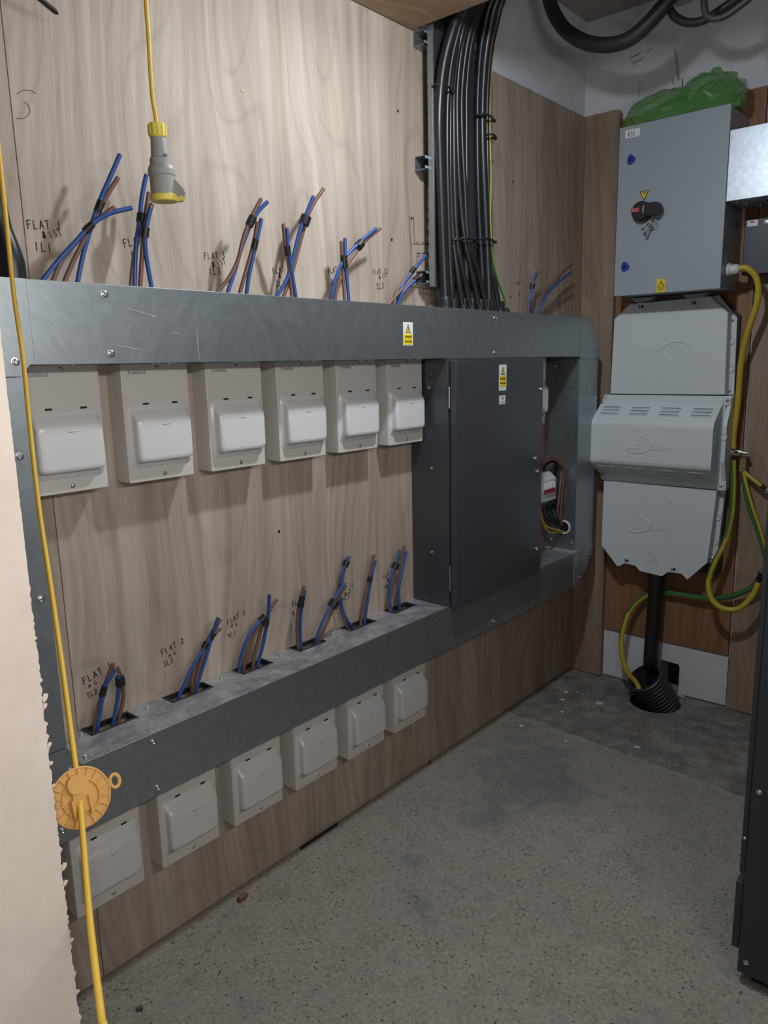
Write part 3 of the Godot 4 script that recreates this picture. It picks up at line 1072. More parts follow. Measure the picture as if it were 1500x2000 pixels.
# ------------------------------------------------------------------ fuse boxes
const BW := 0.171
const BH := 0.262
const BD := 0.055
func make_fuse_box(label: String, group: String) -> Node3D:
	var t := thing("fuse_box", label, "fuse box", Vector3.ZERO, BL, group)
	var w := BW * 0.5
	var st := mb()
	loft(st, [[rrect(-w, 0, w, BH, 0.004), 0.0], [rrect(-w, 0, w, BH, 0.004), BD - 0.0015], [rrect(-w + 0.0006, 0.0006, w - 0.0006, BH - 0.0006, 0.004), BD - 0.0004], [rrect(-w + 0.0016, 0.0016, w - 0.0016, BH - 0.0016, 0.004), BD]], true)
	part(t, "enclosure", st, M.cream)
	# hinged lid: thin flange, then the bulge with its long sloping top
	st = mb()
	var z := BD
	loft(st, [[rrect(-0.0790, 0.030, 0.0800, 0.172, 0.014), z], [rrect(-0.0785, 0.0305, 0.0795, 0.1715, 0.014), z + 0.0014], [rrect(-0.0715, 0.0435, 0.0755, 0.1625, 0.012), z + 0.0018], [rrect(-0.0700, 0.0445, 0.0742, 0.1580, 0.012), z + 0.007], [rrect(-0.0688, 0.0452, 0.0733, 0.1480, 0.012), z + 0.016], [rrect(-0.0668, 0.0468, 0.0718, 0.1430, 0.012), z + 0.0205], [rrect(-0.0625, 0.0505, 0.0680, 0.1370, 0.011), z + 0.0228], [rrect(-0.0560, 0.0560, 0.0620, 0.1290, 0.010), z + 0.0234]])
	var lid := part(t, "lid", st, M.lid)
	st = mb()
	box(st, Vector3(0.004, 0.127, z + 0.0236), Vector3(0.021, 0.0048, 0.0004))
	var lab := part(lid, "label_strip", st, M.label)
	st = mb()
	box(st, Vector3(0.0005, 0.127, z + 0.0239), Vector3(0.010, 0.0018, 0.0003))
	box(st, Vector3(0.0105, 0.127, z + 0.0239), Vector3(0.0035, 0.002, 0.0003))
	part(lid, "print", st, M.grey_ink)
	lab.set_meta("label", "small white paper label")
	st = mb()
	for e in [[0.0, 0.0375, 0.0045, 0.0006], [0.0, 0.0320, 0.0045, 0.0006], [-0.0022, 0.0348, 0.0006, 0.0055], [0.0022, 0.0348, 0.0006, 0.0055]]:
		box(st, Vector3(e[0] + 0.004, e[1], z + 0.0016), Vector3(e[2], e[3], 0.0006))
	part(lid, "embossed_mark", st, M.lid)
	for x in [-0.030, 0.045]:
		st = mb()
		box(st, Vector3(x, 0.1735, z + 0.0006), Vector3(0.0145, 0.0045, 0.0016), 0.0003)
		part(t, "hinge_slot", st, M.ink)
	for e in [[0.004, 0.2535], [0.005, 0.0135]]:
		st = mb()
		lathe(st, [[0.0048, 0.0], [0.0048, 0.0012], [0.0036, 0.0026], [0.0018, 0.0030], [0.0014, 0.0016], [0.0, 0.0016]], Transform3D(Basis(Vector3(1, 0, 0), PI / 2), Vector3(e[0], e[1], z)), 14)
		part(t, "screw", st, M.chrome)
	text(t, "brand_lettering", "FuseBox", 0.0085, M.grey_ink, Transform3D(Basis(), Vector3(-0.046, 0.2430, z + 0.0002)), 0.0005)
	return t
func build_fuse_boxes():
	var ord := ["first", "second", "third", "fourth", "fifth", "sixth"]
	var proto: Node3D = null
	for row in 2:
		for k in 6:
			var zc := 2.492 - 0.222 * k - BW * 0.5
			var lab := ""
			var from_cab: int = 5 - k
			if row == 0:
				lab = "cream fuse box under the upper trunking, %s counted from the dark cabinet" % ord[from_cab]
				if k == 0:
					lab = "cream fuse box under the upper trunking with the yellow cord hanging across it"
				if k == 5:
					lab = "cream fuse box touching the side of the dark cabinet, lettering at its top"
			else:
				lab = "cream fuse box under the lower trunking, %s counted from the end toward the room corner" % ord[from_cab]
				if k == 0:
					lab = "cream fuse box under the lower trunking with the yellow cord hanging across it"
			var grp := "fuse boxes under the upper trunking" if row == 0 else "fuse boxes under the lower trunking"
			var o: Node3D
			if proto == null:
				proto = make_fuse_box(lab, grp)
				o = proto
			else:
				o = copy(proto, "fuse_box")
			o.set_meta("label", lab)
			o.set_meta("group", grp)
			o.position = Vector3(0.0005, (TY0 - 0.0006 if row == 0 else LY0 - 0.0006) - BH, zc)
	var s := copy(proto, "fuse_box")
	s.set_meta("label", "cream fuse box mostly hidden behind the right edge of the dark cabinet door")
	s.set_meta("group", "fuse boxes under the upper trunking")
	s.position = Vector3(0.0005, TY0 - 0.0006 - BH, 0.405 + BW * 0.5)
	# steel bushes between trunking and boxes
	for k in 6:
		var zc := 2.492 - 0.222 * k - BW * 0.5
		for j in 2:
			var b := thing("conduit_bush", "bright metal bush on top of the upper fuse box %s from the dark cabinet" % ["sixth", "fifth", "fourth", "third", "second", "first"][k], "bush", Vector3(0.0, TY0, zc), Basis(), "conduit bushes under the upper trunking")
			var st := mb()
			lathe(st, [[0.0, -0.003], [0.013, -0.003], [0.014, -0.001], [0.014, 0.0005]], Transform3D(Basis(), Vector3(0.10, 0, -0.02 + 0.04 * j)), 14)
			part(b, "ring", st, M.chrome)
	# small breaker enclosure in the bay right of the dark cabinet
	var m := thing("breaker_enclosure", "small off-white breaker enclosure with red switches in the bay beside the dark cabinet", "breaker box", Vector3(0.001, 0.862, 0.412), BL)
	var st := mb()
	prism(st, [Vector2(0.0, 0.0), Vector2(0.045, 0.0), Vector2(0.080, 0.022), Vector2(0.080, 0.108), Vector2(0.048, 0.135), Vector2(0.0, 0.135)], -0.066, 0.066, Transform3D(Basis(Vector3(0, 0, 1), Vector3(0, 1, 0), Vector3(-1, 0, 0)), Vector3.ZERO))
	part(m, "case", st, M.white)
	st = mb()
	box(st, Vector3(0.0, 0.078, 0.081), Vector3(0.092, 0.040, 0.006), 0.001)
	part(m, "switch_window", st, M.label)
	for k in 4:
		st = mb()
		box(st, Vector3(-0.033 + k * 0.022, 0.084, 0.087), Vector3(0.010, 0.022, 0.012), 0.001)
		part(m, "toggle", st, M.label)
		st = mb()
		box(st, Vector3(-0.033 + k * 0.022, 0.063, 0.085), Vector3(0.020, 0.016, 0.008), 0.001)
		part(m, "red_switch", st, M.red)
	# its cables
	var zb := func(u, v, x): return onx(1040.0 + u * 0.095, 870.0 + v * 0.095, x)
	var gro := Vector3(0.099, 0.756, 0.301)
	var i := 0
	for e in [[M.brown, 0.0055, [[150, 480, 0.05], [170, 390, 0.06], [260, 270, 0.07], [400, 225, 0.08], [520, 270, 0.09], [600, 380, 0.10], [640, 560, 0.10], [630, 800, 0.10], [600, 1100, 0.10], [580, 1400, 0.10], [600, 1600, 0.10]]],
			[M.brown, 0.0055, [[190, 470, 0.04], [240, 370, 0.05], [370, 290, 0.06], [480, 300, 0.07], [570, 400, 0.08], [600, 560, 0.09], [575, 800, 0.10], [545, 1100, 0.10], [520, 1350, 0.10], [590, 1620, 0.10]]],
			[M.black, 0.006, [[240, 540, 0.03], [250, 430, 0.04], [360, 330, 0.05], [470, 350, 0.06], [550, 470, 0.06], [570, 700, 0.06], [540, 1000, 0.07], [520, 1300, 0.08], [600, 1640, 0.09]]],
			[M.black, 0.007, [[230, 1260, 0.05], [260, 1400, 0.06], [380, 1560, 0.08], [600, 1670, 0.099]]],
			[M.black, 0.007, [[330, 1230, 0.05], [350, 1380, 0.06], [450, 1520, 0.08], [605, 1650, 0.099]]],
			[M.black, 0.007, [[420, 1200, 0.05], [430, 1360, 0.06], [500, 1500, 0.08], [600, 1630, 0.099]]]]:
		var pts := []
		for p in e[2]:
			var w: Vector3 = zb.call(p[0], p[1], p[2])
			w.z = max(w.z, 0.312)
			pts.append(w)
		pts.append(gro + Vector3(-0.012 + 0.005 * i, -0.004 + 0.003 * (i % 3), 0.004))
		var lb: String = ["brown wire looping outermost from the breaker enclosure to the grommet", "brown wire looping inside the outer loop above the breaker enclosure", "black wire looping over the top of the breaker enclosure", "black wire leaving the bottom of the breaker enclosure nearest the dark cabinet", "black wire leaving the middle of the breaker enclosure bottom", "black wire leaving the breaker enclosure bottom beside the upright trunking"][i]
		var o := thing("breaker_wire", lb, "wire", pts[0], Basis(), "wires of the breaker enclosure")
		st = mb()
		tube(st, smooth(pts, 5), e[1], 8)
		wpart(o, "sheath", st, e[0])
		i += 1
	for e in [[[140, 1190, 0.05], [165, 1400, 0.06], [240, 1620, 0.07], [360, 1700, 0.08], [540, 1750, 0.09]], [[150, 1300, 0.04], [200, 1560, 0.05], [320, 1760, 0.07], [430, 1790, 0.08], [560, 1775, 0.09]]]:
		var pts := []
		for p in e:
			var w: Vector3 = zb.call(p[0], p[1], p[2])
			w.z = max(w.z, 0.312)
			pts.append(w)
		pts.append(gro + Vector3(0, -0.016, 0.004))
		var o := thing("breaker_wire", "green and yellow earth wire curving under the breaker enclosure to the grommet", "wire", pts[0], Basis(), "wires of the breaker enclosure")
		st = mb()
		tube(st, smooth(pts, 5), 0.0042, 10, gy(Vector3(0.5, 0.8, 0.5), Vector3(0.5, 0.8, 0.5)))
		wpart(o, "sheath", st, M.earth)
	var g := thing("grommet", "white plastic grommet ring in the side of the upright trunking", "grommet", gro)
	st = mb()
	var ring := []
	for k in 25:
		var a := TAU * k / 24.0
		ring.append(Vector3(cos(a) * 0.026, sin(a) * 0.026, 0.003))
	tube(st, ring, 0.0045, 8, null, false)
	part(g, "ring", st, M.white)
	st = mb()
	disc(st, Vector3(0, 0, 0.0004), Vector3(0, 0, 1), 0.024, 0.0006, 20)
	part(g, "opening", st, M.black)
const EARTH_YELLOW := Color(0.50, 0.37, 0.035)
const EARTH_GREEN := Color(0.045, 0.15, 0.05)
# two coloured insulation: yellow on the side that looks along a, turning to b along the cable
func gy(a: Vector3, b: Vector3, share := 0.0) -> Callable:
	return func(n: Vector3, f: float) -> Color:
		return EARTH_YELLOW if n.normalized().dot(a.lerp(b, f).normalized()) > share else EARTH_GREEN

# ------------------------------------------------------------------ cable tray with its cables
func build_cable_tray():
	var t := thing("cable_tray", "upright perforated steel cable tray crowded with black cables", "cable tray", Vector3(0.045, 1.69, 1.0))
	var y0 := 1.688
	var y1 := 2.80
	var x := 0.045
	var za := 0.846
	var zb := 1.152
	var st := mb()
	# bed with rows of slots: built as ribs and bars round real openings
	var cols := [0.895, 0.955, 1.015, 1.075, 1.125]
	var half := 0.006
	var edges := [za]
	for c in cols:
		edges.append(c - half)
		edges.append(c + half)
	edges.append(zb)
	for k in range(0, edges.size(), 2):
		span(st, Vector3(x, y0, edges[k]), Vector3(x + 0.0015, y1, edges[k + 1]))
	var y := y0
	while y < y1 - 0.03:
		for c in cols:
			span(st, Vector3(x, y, c - half), Vector3(x + 0.0015, y + 0.012, c + half))
		y += 0.034
	wpart(t, "bed", st, M.tray)
	for e in [za, zb]:
		st = mb()
		span(st, Vector3(x, y0, e - 0.001), Vector3(x + 0.020, y1, e + 0.001), 0.0006)
		var s := -1.0 if e == zb else 1.0
		span(st, Vector3(x + 0.018, y0, min(e, e + s * 0.006)), Vector3(x + 0.020, y1, max(e, e + s * 0.006)))
		wpart(t, "flange", st, M.galv)
	for v in [82.0, 322.0, 543.0]:
		var c := onx(832, v, 0.02)
		var b := thing("strut_bracket", "short galvanised strut carrying the cable tray off the plywood, %s" % {82.0: "just under the bulkhead", 322.0: "level with the yellow plug", 543.0: "just above the upper trunking"}[v], "bracket", Vector3(0, c.y, 1.0), Basis(), "struts behind the cable tray")
		st = mb()
		var p0 := c.y - 0.021
		var p1 := c.y + 0.021
		span(st, Vector3(0.001, p0, 0.84), Vector3(0.004, p1, 1.165))
		span(st, Vector3(0.004, p0, 0.84), Vector3(0.044, p0 + 0.0025, 1.165))
		span(st, Vector3(0.004, p1 - 0.0025, 0.84), Vector3(0.044, p1, 1.165))
		span(st, Vector3(0.041, p0, 0.84), Vector3(0.044, p0 + 0.010, 1.165))
		span(st, Vector3(0.041, p1 - 0.010, 0.84), Vector3(0.044, p1, 1.165))
		wpart(b, "channel", st, M.galv)
		st = mb()
		disc(st, Vector3(0.0465, c.y, 1.135), Vector3(1, 0, 0), 0.010, 0.006, 6)
		disc(st, Vector3(0.0465, c.y, 1.02), Vector3(1, 0, 0), 0.008, 0.005, 12)
		wpart(b, "bolt", st, M.chrome)
	# cables: pixel tracks on planes off the wall; [radius, label, [[u, v, x]...]]
	var cs := [
		[0.0165, "thick black cable at the left flange of the tray, curving away at the top", [[870, 612, 0.075], [868, 560, 0.075], [864, 470, 0.072], [859, 330, 0.070], [857, 230, 0.075], [864, 140, 0.085], [882, 65, 0.11], [912, -10, 0.15]]],
		[0.0105, "black cable second from the left flange of the tray", [[886, 612, 0.07], [880, 540, 0.07], [876, 430, 0.065], [873, 300, 0.065], [875, 180, 0.07], [888, 90, 0.09], [920, -5, 0.14]]],
		[0.0105, "black cable third from the left flange of the tray", [[905, 614, 0.075], [897, 560, 0.075], [886, 480, 0.070], [880, 380, 0.066], [879, 260, 0.066], [881, 170, 0.07], [893, 85, 0.09], [925, -8, 0.13]]],
		[0.0100, "black cable fourth from the left flange of the tray", [[921, 614, 0.078], [908, 550, 0.076], [893, 475, 0.072], [888, 380, 0.067], [886, 260, 0.066], [887, 160, 0.07], [901, 70, 0.10], [930, -12, 0.14]]],
		[0.0100, "black cable fifth from the left flange of the tray", [[938, 614, 0.080], [925, 550, 0.077], [908, 472, 0.072], [898, 380, 0.067], [893, 260, 0.066], [894, 160, 0.07], [908, 60, 0.10], [938, -15, 0.14]]],
		[0.0095, "black cable in the middle of the tray, kinked at the lower cable tie", [[952, 614, 0.082], [936, 540, 0.078], [914, 470, 0.073], [908, 380, 0.068], [902, 260, 0.066], [903, 160, 0.07], [918, 60, 0.10], [948, -15, 0.14]]],
		[0.0095, "black cable in the middle of the tray left of the open slots", [[913, 614, 0.066], [911, 540, 0.064], [908, 470, 0.062], [911, 380, 0.060], [911, 260, 0.060], [912, 160, 0.066], [926, 60, 0.09], [955, -15, 0.13]]],
		[0.0100, "black cable right of the open slots in the tray", [[944, 614, 0.066], [942, 540, 0.064], [938, 470, 0.062], [934, 380, 0.060], [932, 260, 0.060], [934, 160, 0.066], [943, 70, 0.085], [966, -12, 0.13]]],
		[0.0150, "thick glossy black cable near the right flange of the tray", [[956, 614, 0.075], [953, 540, 0.073], [950, 470, 0.071], [946, 380, 0.070], [942, 260, 0.070], [944, 160, 0.075], [953, 75, 0.095], [975, -10, 0.14]]],
		[0.0105, "black cable at the right edge of the tray, swinging out at the bottom", [[977, 614, 0.072], [968, 565, 0.072], [960, 510, 0.070], [955, 420, 0.068], [952, 300, 0.066], [951, 200, 0.068], [957, 110, 0.08], [968, 50, 0.10], [988, -12, 0.14]]],
		[0.0100, "black cable behind the thick ones at the right of the tray", [[966, 614, 0.064], [958, 540, 0.062], [952, 470, 0.060], [948, 380, 0.058], [946, 260, 0.058], [948, 160, 0.062], [958, 80, 0.08], [980, -8, 0.12]]]]
	for c in cs:
		var pts := []
		for p in c[2]:
			pts.append(onx(p[0], p[1], p[2]))
		var b: Vector3 = pts[0]
		pts[0] = Vector3(b.x, TY1 + 0.001, b.z)
		var e: Vector3 = pts[-1]
		pts.append(e + Vector3(0.12, 0.10, -0.01))
		pts.append(Vector3(e.x + 0.22, 2.809, e.z - 0.02))
		var o := thing("black_cable", c[1], "cable", pts[0], Basis(), "black cables in the tray")
		st = mb()
		tube(st, smooth(pts, 6), c[0], 12)
		wpart(o, "sheath", st, M.cable)
		st = mb()
		var q: Vector3 = pts[0]
		var rr: float = c[0]
		lathe(st, [[rr * 1.55, 0.0], [rr * 1.55, 0.016], [rr * 1.4, 0.018], [rr * 1.4, 0.034], [rr * 1.15, 0.042], [rr * 0.95, 0.044]], Transform3D(Basis(), q), 14)
		wpart(o, "gland", st, M.black)
	# cable ties: bands round a bundle, with the locking head and tail
	for e in [[848, 877, 174, 0.072, "high on the two leftmost cables"], [933, 958, 231, 0.075, "high on the two rightmost cables"], [880, 898, 472, 0.074, "low on the left cables"], [898, 926, 470, 0.075, "low on the middle cables"], [932, 960, 470, 0.076, "low on the rightmost cables"], [948, 960, 268, 0.078, "loose at the edge of the thick glossy cable"]]:
		var a := onx(e[0], e[2], e[3])
		var b := onx(e[1], e[2] - 2.0, e[3])
		var o := thing("cable_tie", "black cable tie %s of the tray" % e[4], "cable tie", (a + b) * 0.5, Basis(), "cable ties on the tray")
		st = mb()
		var mid: Vector3 = (a + b) * 0.5
		var hz: float = absf(a.z - b.z) * 0.5
		var ring := []
		for k in 25:
			var ang := TAU * k / 24.0
			ring.append(mid + Vector3(cos(ang) * 0.0235, 0.002 * sin(ang * 2.0), sin(ang) * hz))
		tube(st, ring, 0.0038, 6, null, false)
		wpart(o, "band", st, M.black)
		st = mb()
		box(st, mid + Vector3(0.012, -0.003, -hz - 0.004), Vector3(0.010, 0.009, 0.010), 0.001)
		wpart(o, "head", st, M.black)
	# earth cable beside the tray
	var gp := []
	for p in [[989, 607, 0.085], [986, 585, 0.085], [970, 540, 0.082], [961, 490, 0.080], [957, 420, 0.078], [958, 340, 0.076], [956, 260, 0.074], [956, 180, 0.076], [960, 120, 0.084], [972, 50, 0.10], [990, -5, 0.13]]:
		gp.append(onx(p[0], p[1], p[2]))
	gp[0].y = TY1 + 0.001
	var e0: Vector3 = gp[-1]
	gp.append(Vector3(e0.x + 0.2, 2.809, e0.z - 0.02))
	var go := thing("earth_cable", "thin green and yellow earth cable down the right side of the cable tray", "cable", gp[0])
	st = mb()
	tube(st, smooth(gp, 6), 0.0046, 12, gy(Vector3(0, 0, -1), Vector3(0.5, 0, 0.6), -0.2))
	wpart(go, "sheath", st, M.earth)
	st = mb()
	lathe(st, [[0.012, 0.0], [0.012, 0.012], [0.009, 0.014], [0.009, 0.02], [0.005, 0.022]], Transform3D(Basis(), gp[0]), 12)
	wpart(go, "gland", st, M.black)
	# thick dark cables by the left riser, cut off by the frame
	for e in [[-22, 0.02, "thick black cable standing on the trunking corner behind the yellow cord"], [16, 0.045, "tapering black cable sleeve on the trunking corner beside the FLAT 1 note"]]:
		var pts := []
		for p in [[e[0] + 8, 545, e[1] + 0.03], [e[0] + 2, 500, e[1] + 0.03], [e[0] - 16, 430, e[1] + 0.02], [e[0] - 36, 330, e[1] + 0.02], [e[0] - 46, 240, e[1] + 0.02]]:
			pts.append(onx(p[0], p[1], p[2]))
		pts[0].y = TY1 + 0.003
		pts.append(Vector3(pts[-1].x, 2.440, pts[-1].z + 0.06))
		var o := thing("black_cable", e[2], "cable", pts[0])
		st = mb()
		var sm := smooth(pts, 5)
		var rad := []
		for k in sm.size():
			rad.append(0.026 if k < 4 else lerp(0.026, 0.018, clampf((k - 4) / 5.0, 0, 1)))
		tube(st, sm, rad, 12)
		wpart(o, "sheath", st, M.cable)

# ------------------------------------------------------------------ gear on the back wall
func build_back_wall_gear():
	var st: SurfaceTool
	# grey isolator cabinet
	var t := thing("isolator_cabinet", "light grey steel cabinet with a black and red rotary handle", "cabinet", Vector3(0.442, 1.694, 0.0))
	st = mb()
	span(st, Vector3(0.246, 1.694, 0.001), Vector3(0.642, 2.306, 0.186), 0.002)
	wpart(t, "body", st, M.grey)
	st = mb()
	span(st, Vector3(0.240, 1.690, 0.188), Vector3(0.645, 2.310, 0.210), 0.003)
	var d := wpart(t, "door", st, M.grey)
	var fz := 0.2105
	for e in [[1233, 312], [1221, 521]]:
		st = mb()
		var c := onz(e[0], e[1], fz)
		var poly := []
		for k in 18:
			var a := TAU * k / 18.0
			var rr := 0.0155 + 0.0016 * cos(3.0 * a + 0.6)
			poly.append(Vector2(c.x + rr * cos(a), c.y + rr * 1.15 * sin(a)))
		prism(st, poly, fz, fz + 0.004)
		var lk := wpart(d, "lock", st, M.lock_blue)
		st = mb()
		disc(st, Vector3(c.x - 0.002, c.y, fz + 0.004), Vector3(0, 0, 1), 0.007, 0.001, 12)
		wpart(lk, "key_slot", st, M.ink)
	# rotary handle: round base, cranked grip, red band, wire seal
	var hc := onz(1254, 413, 0.225)
	st = mb()
	lathe(st, [[0.0365, 0.0], [0.0365, 0.014], [0.035, 0.030], [0.031, 0.034], [0.0, 0.034]], Transform3D(Basis(Vector3(1, 0, 0), PI / 2), Vector3(hc.x, hc.y, fz)), 28)
	var hb := wpart(d, "handle_base", st, M.black)
	st = mb()
	var hx := Transform3D(Basis(Vector3(0, 0, 1), -0.03), Vector3(hc.x, hc.y, 0))
	var gp := rrect(0.008, -0.021, 0.083, 0.023, 0.019, 6)
	prism(st, gp, fz + 0.026, fz + 0.052, hx)
	wpart(d, "handle_grip", st, M.black)
	st = mb()
	box(st, hx * Vector3(-0.013, 0.004, fz + 0.0335), Vector3(0.042, 0.016, 0.006), 0.0005)
	wpart(hb, "red_band", st, M.red)
	st = mb()
	for k in 3:
		box(st, hx * Vector3(-0.026 + k * 0.008, 0.004, fz + 0.0368), Vector3(0.002, 0.013, 0.001))
	wpart(hb, "print", st, M.label)
	st = mb()
	var ring := []
	for k in 17:
		var a := TAU * k / 16.0
		ring.append(hx * Vector3(0.018 + 0.002 * sin(a), 0.001 + 0.024 * cos(a), fz + 0.038 + 0.016 * sin(a)))
	tube(st, ring, 0.0018, 6, null, false)
	wpart(d, "wire_seal", st, M.white)
	# stickers on it
	var s1 := thing("warning_sticker", "yellow triangle sticker pointing down above the rotary handle", "sticker", onz(1258, 383, fz + 0.0004))
	st = mb()
	prism(st, [Vector2(-0.018, 0.018), Vector2(0.018, 0.018), Vector2(0, -0.018)], 0.0, 0.0006)
	part(s1, "border", st, M.ink)
	st = mb()
	prism(st, [Vector2(-0.0135, 0.0155), Vector2(0.0135, 0.0155), Vector2(0, -0.0125)], 0.0, 0.001)
	part(s1, "face", st, M.yellow)
	st = mb()
	box(st, Vector3(0, 0.011, 0.001), Vector3(0.014, 0.0035, 0.0005))
	part(s1, "print", st, M.ink)
	var s2 := thing("warning_sticker", "yellow sticker with a black lightning triangle at the bottom of the grey cabinet", "sticker", onz(1291, 558, fz + 0.0004))
	st = mb()
	box(st, Vector3.ZERO, Vector3(0.033, 0.049, 0.0008))
	part(s2, "backing", st, M.yellow)
	st = mb()
	prism(st, [Vector2(-0.0145, -0.006), Vector2(0.0145, -0.006), Vector2(0, 0.020)], 0.0, 0.0008)
	part(s2, "triangle_border", st, M.ink)
	st = mb()
	prism(st, [Vector2(-0.0105, -0.0037), Vector2(0.0105, -0.0037), Vector2(0, 0.0155)], 0.0, 0.0012)
	part(s2, "triangle", st, M.yellow)
	st = mb()
	prism(st, [Vector2(0.0015, 0.011), Vector2(-0.003, 0.004), Vector2(0.0, 0.0045), Vector2(-0.001, -0.002), Vector2(0.003, 0.006), Vector2(0.0005, 0.0055), Vector2(0.003, 0.011)], 0.0, 0.0016)
	part(s2, "bolt", st, M.ink)
	st = mb()
	box(st, Vector3(0, -0.0125, 0.0006), Vector3(0.022, 0.003, 0.0005))
	box(st, Vector3(0, -0.0185, 0.0006), Vector3(0.012, 0.002, 0.0005))
	part(s2, "print", st, M.ink)
	var s3 := thing("tape_label", "white tape label handwritten with marker at the top corner of the grey cabinet", "label", onz(1235, 261, fz + 0.0004))
	st = mb()
	prism(st, [Vector2(-0.0285, -0.013), Vector2(0.029, -0.013), Vector2(0.031, 0.016), Vector2(-0.0275, 0.016)], 0.0, 0.0006)
	part(s3, "tape", st, M.label)
	st = mb()
	var gx := -0.015
	for ch in ["R", "S", "E"]:
		for g in GLYPH[ch]:
			for k in range(2, g.size(), 2):
				var h := 0.013 if ch != "S" else 0.020
				stroke(st, Vector3(gx + g[k - 2] * 0.010, -0.007 + g[k - 1] * h - (0.003 if ch == "S" else 0.0), 0.0006), Vector3(gx + g[k] * 0.010, -0.007 + g[k + 1] * h - (0.003 if ch == "S" else 0.0), 0.0006), 0.0016, Vector3(0, 0, 1))
		gx += 0.0095
	part(s3, "handwriting", st, M.ink)
	# keys on the handle
	var ky := thing("key_bunch", "two small metal keys on a ring hanging from the rotary handle", "keys", onz(1268, 436, 0.24))
	var kc := ky.position
	st = mb()
	ring = []
	for k in 21:
		var a := TAU * k / 20.0
		ring.append(kc + Vector3(0.010 + 0.016 * cos(a), 0.002 + 0.014 * sin(a), 0.001 * sin(a * 2.0)))
	tube(st, ring, 0.0013, 6, null, false)
	wpart(ky, "ring", st, M.chrome)
	for e in [[1268, 436, 1254, 449, 0.246], [1270, 440, 1261, 462, 0.236]]:
		st = mb()
		var a := onz(e[0], e[1], e[4])
		var b := onz(e[2], e[3], e[4])
		var x := (b - a).normalized()
		var bs := Basis(x, Vector3(0, 0, 1).cross(x), Vector3(0, 0, 1))
		box(st, a, Vector3(0.018, 0.016, 0.002), 0.0008, bs)
		box(st, (a + b) * 0.5, Vector3((b - a).length(), 0.006, 0.002), 0.0006, bs)
		box(st, b - x * 0.004, Vector3(0.009, 0.010, 0.002), 0.0006, bs)
		wpart(ky, "key", st, M.chrome)
	# cable head in three covers
	build_cable_head()
	# galvanised trunking leaving to the right
	var gt := thing("trunking_length", "bright galvanised trunking box joined to the side of the light grey cabinet", "trunking", Vector3(0.9, 1.982, 0.1))
	st = mb()
	span(st, Vector3(0.650, 1.984, 0.004), Vector3(1.30, 2.218, 0.222), 0.0015)
	wpart(gt, "body", st, M.galv_bright)
	for e in [[0.68, 0.19], [0.69, 0.12], [0.72, 0.06]]:
		st = mb()
		disc(st, Vector3(e[0], 1.984, e[1]), Vector3(0, -1, 0), 0.007, 0.007, 6)
		wpart(gt, "bolt", st, M.chrome)
	var sb := thing("meter_box", "dark slate box under the bright galvanised trunking with a white label on top", "box", Vector3(0.85, 1.742, 0.0))
	st = mb()
	span(st, Vector3(0.677, 1.742, 0.003), Vector3(1.05, 1.936, 0.082), 0.003)
	wpart(sb, "case", st, M.slate)
	st = mb()
	var c := onz(1470, 436, 0.083)
	box(st, c, Vector3(0.036, 0.021, 0.001))
	var lb := wpart(sb, "label_plate", st, M.label)
	st = mb()
	box(st, c + Vector3(-0.001, 0.0045, 0.0008), Vector3(0.014, 0.006, 0.0006))
	wpart(lb, "print", st, M.pink_ink)
	screw(sb, onz(1496, 434, 0.082), Vector3(0, 0, 1), 0.007)
	build_mains()
	build_earths()
	# green bag on top of the grey cabinet
	var bag := thing("plastic_bag", "crumpled green plastic bag lying on top of the light grey cabinet", "bag", Vector3(0.47, 2.31, 0.1))
	st = mb()
	var nz := noise(77, 1.0, 3)
	for e in [[Vector3(0.385, 2.325, 0.125), Vector3(0.165, 0.108, 0.09), 0.0], [Vector3(0.535, 2.335, 0.105), Vector3(0.130, 0.128, 0.09), 5.0]]:
		var rows := 18
		var seg := 26
		var P := []
		for i in rows + 1:
			var th := PI * i / rows
			var row := []
			for k in seg:
				var ph := TAU * k / seg
				var dv := Vector3(sin(th) * cos(ph), cos(th), sin(th) * sin(ph))
				var f := 1.0 + 0.30 * absf(nz.get_noise_3dv(dv * 2.0 + Vector3(e[2], 0, 0))) - 0.10 + 0.07 * nz.get_noise_3dv(dv * 5.0 + Vector3(0, e[2], 3))
				var p: Vector3 = e[0] + dv * e[1] * f
				p.y = max(p.y, 2.3105)
				row.append(p)
			P.append(row)
		for i in rows:
			for k in seg:
				var a: Vector3 = P[i][k]
				var b: Vector3 = P[i][(k + 1) % seg]
				var cc: Vector3 = P[i + 1][(k + 1) % seg]
				var dd: Vector3 = P[i + 1][k]
				for tr in [[a, b, cc], [a, cc, dd]]:
					var n: Vector3 = (tr[1] - tr[0]).cross(tr[2] - tr[0])
					if n.length() < 1e-9:
						continue
					n = n.normalized()
					if n.dot((tr[0] + tr[1] + tr[2]) / 3.0 - e[0]) < 0:
						n = -n
					tri(st, tr[0], tr[1], tr[2], n, n, n)
	wpart(bag, "film", st, M.bag)
	var sw := thing("stray_wire", "thin black wire end sticking up out of the green bag", "wire", onz(1332, 172, 0.1))
	st = mb()
	tube(st, [onz(1333, 176, 0.1), onz(1333, 165, 0.1), onz(1332, 153, 0.1)], 0.0016, 6)
	wpart(sw, "strand", st, M.black)

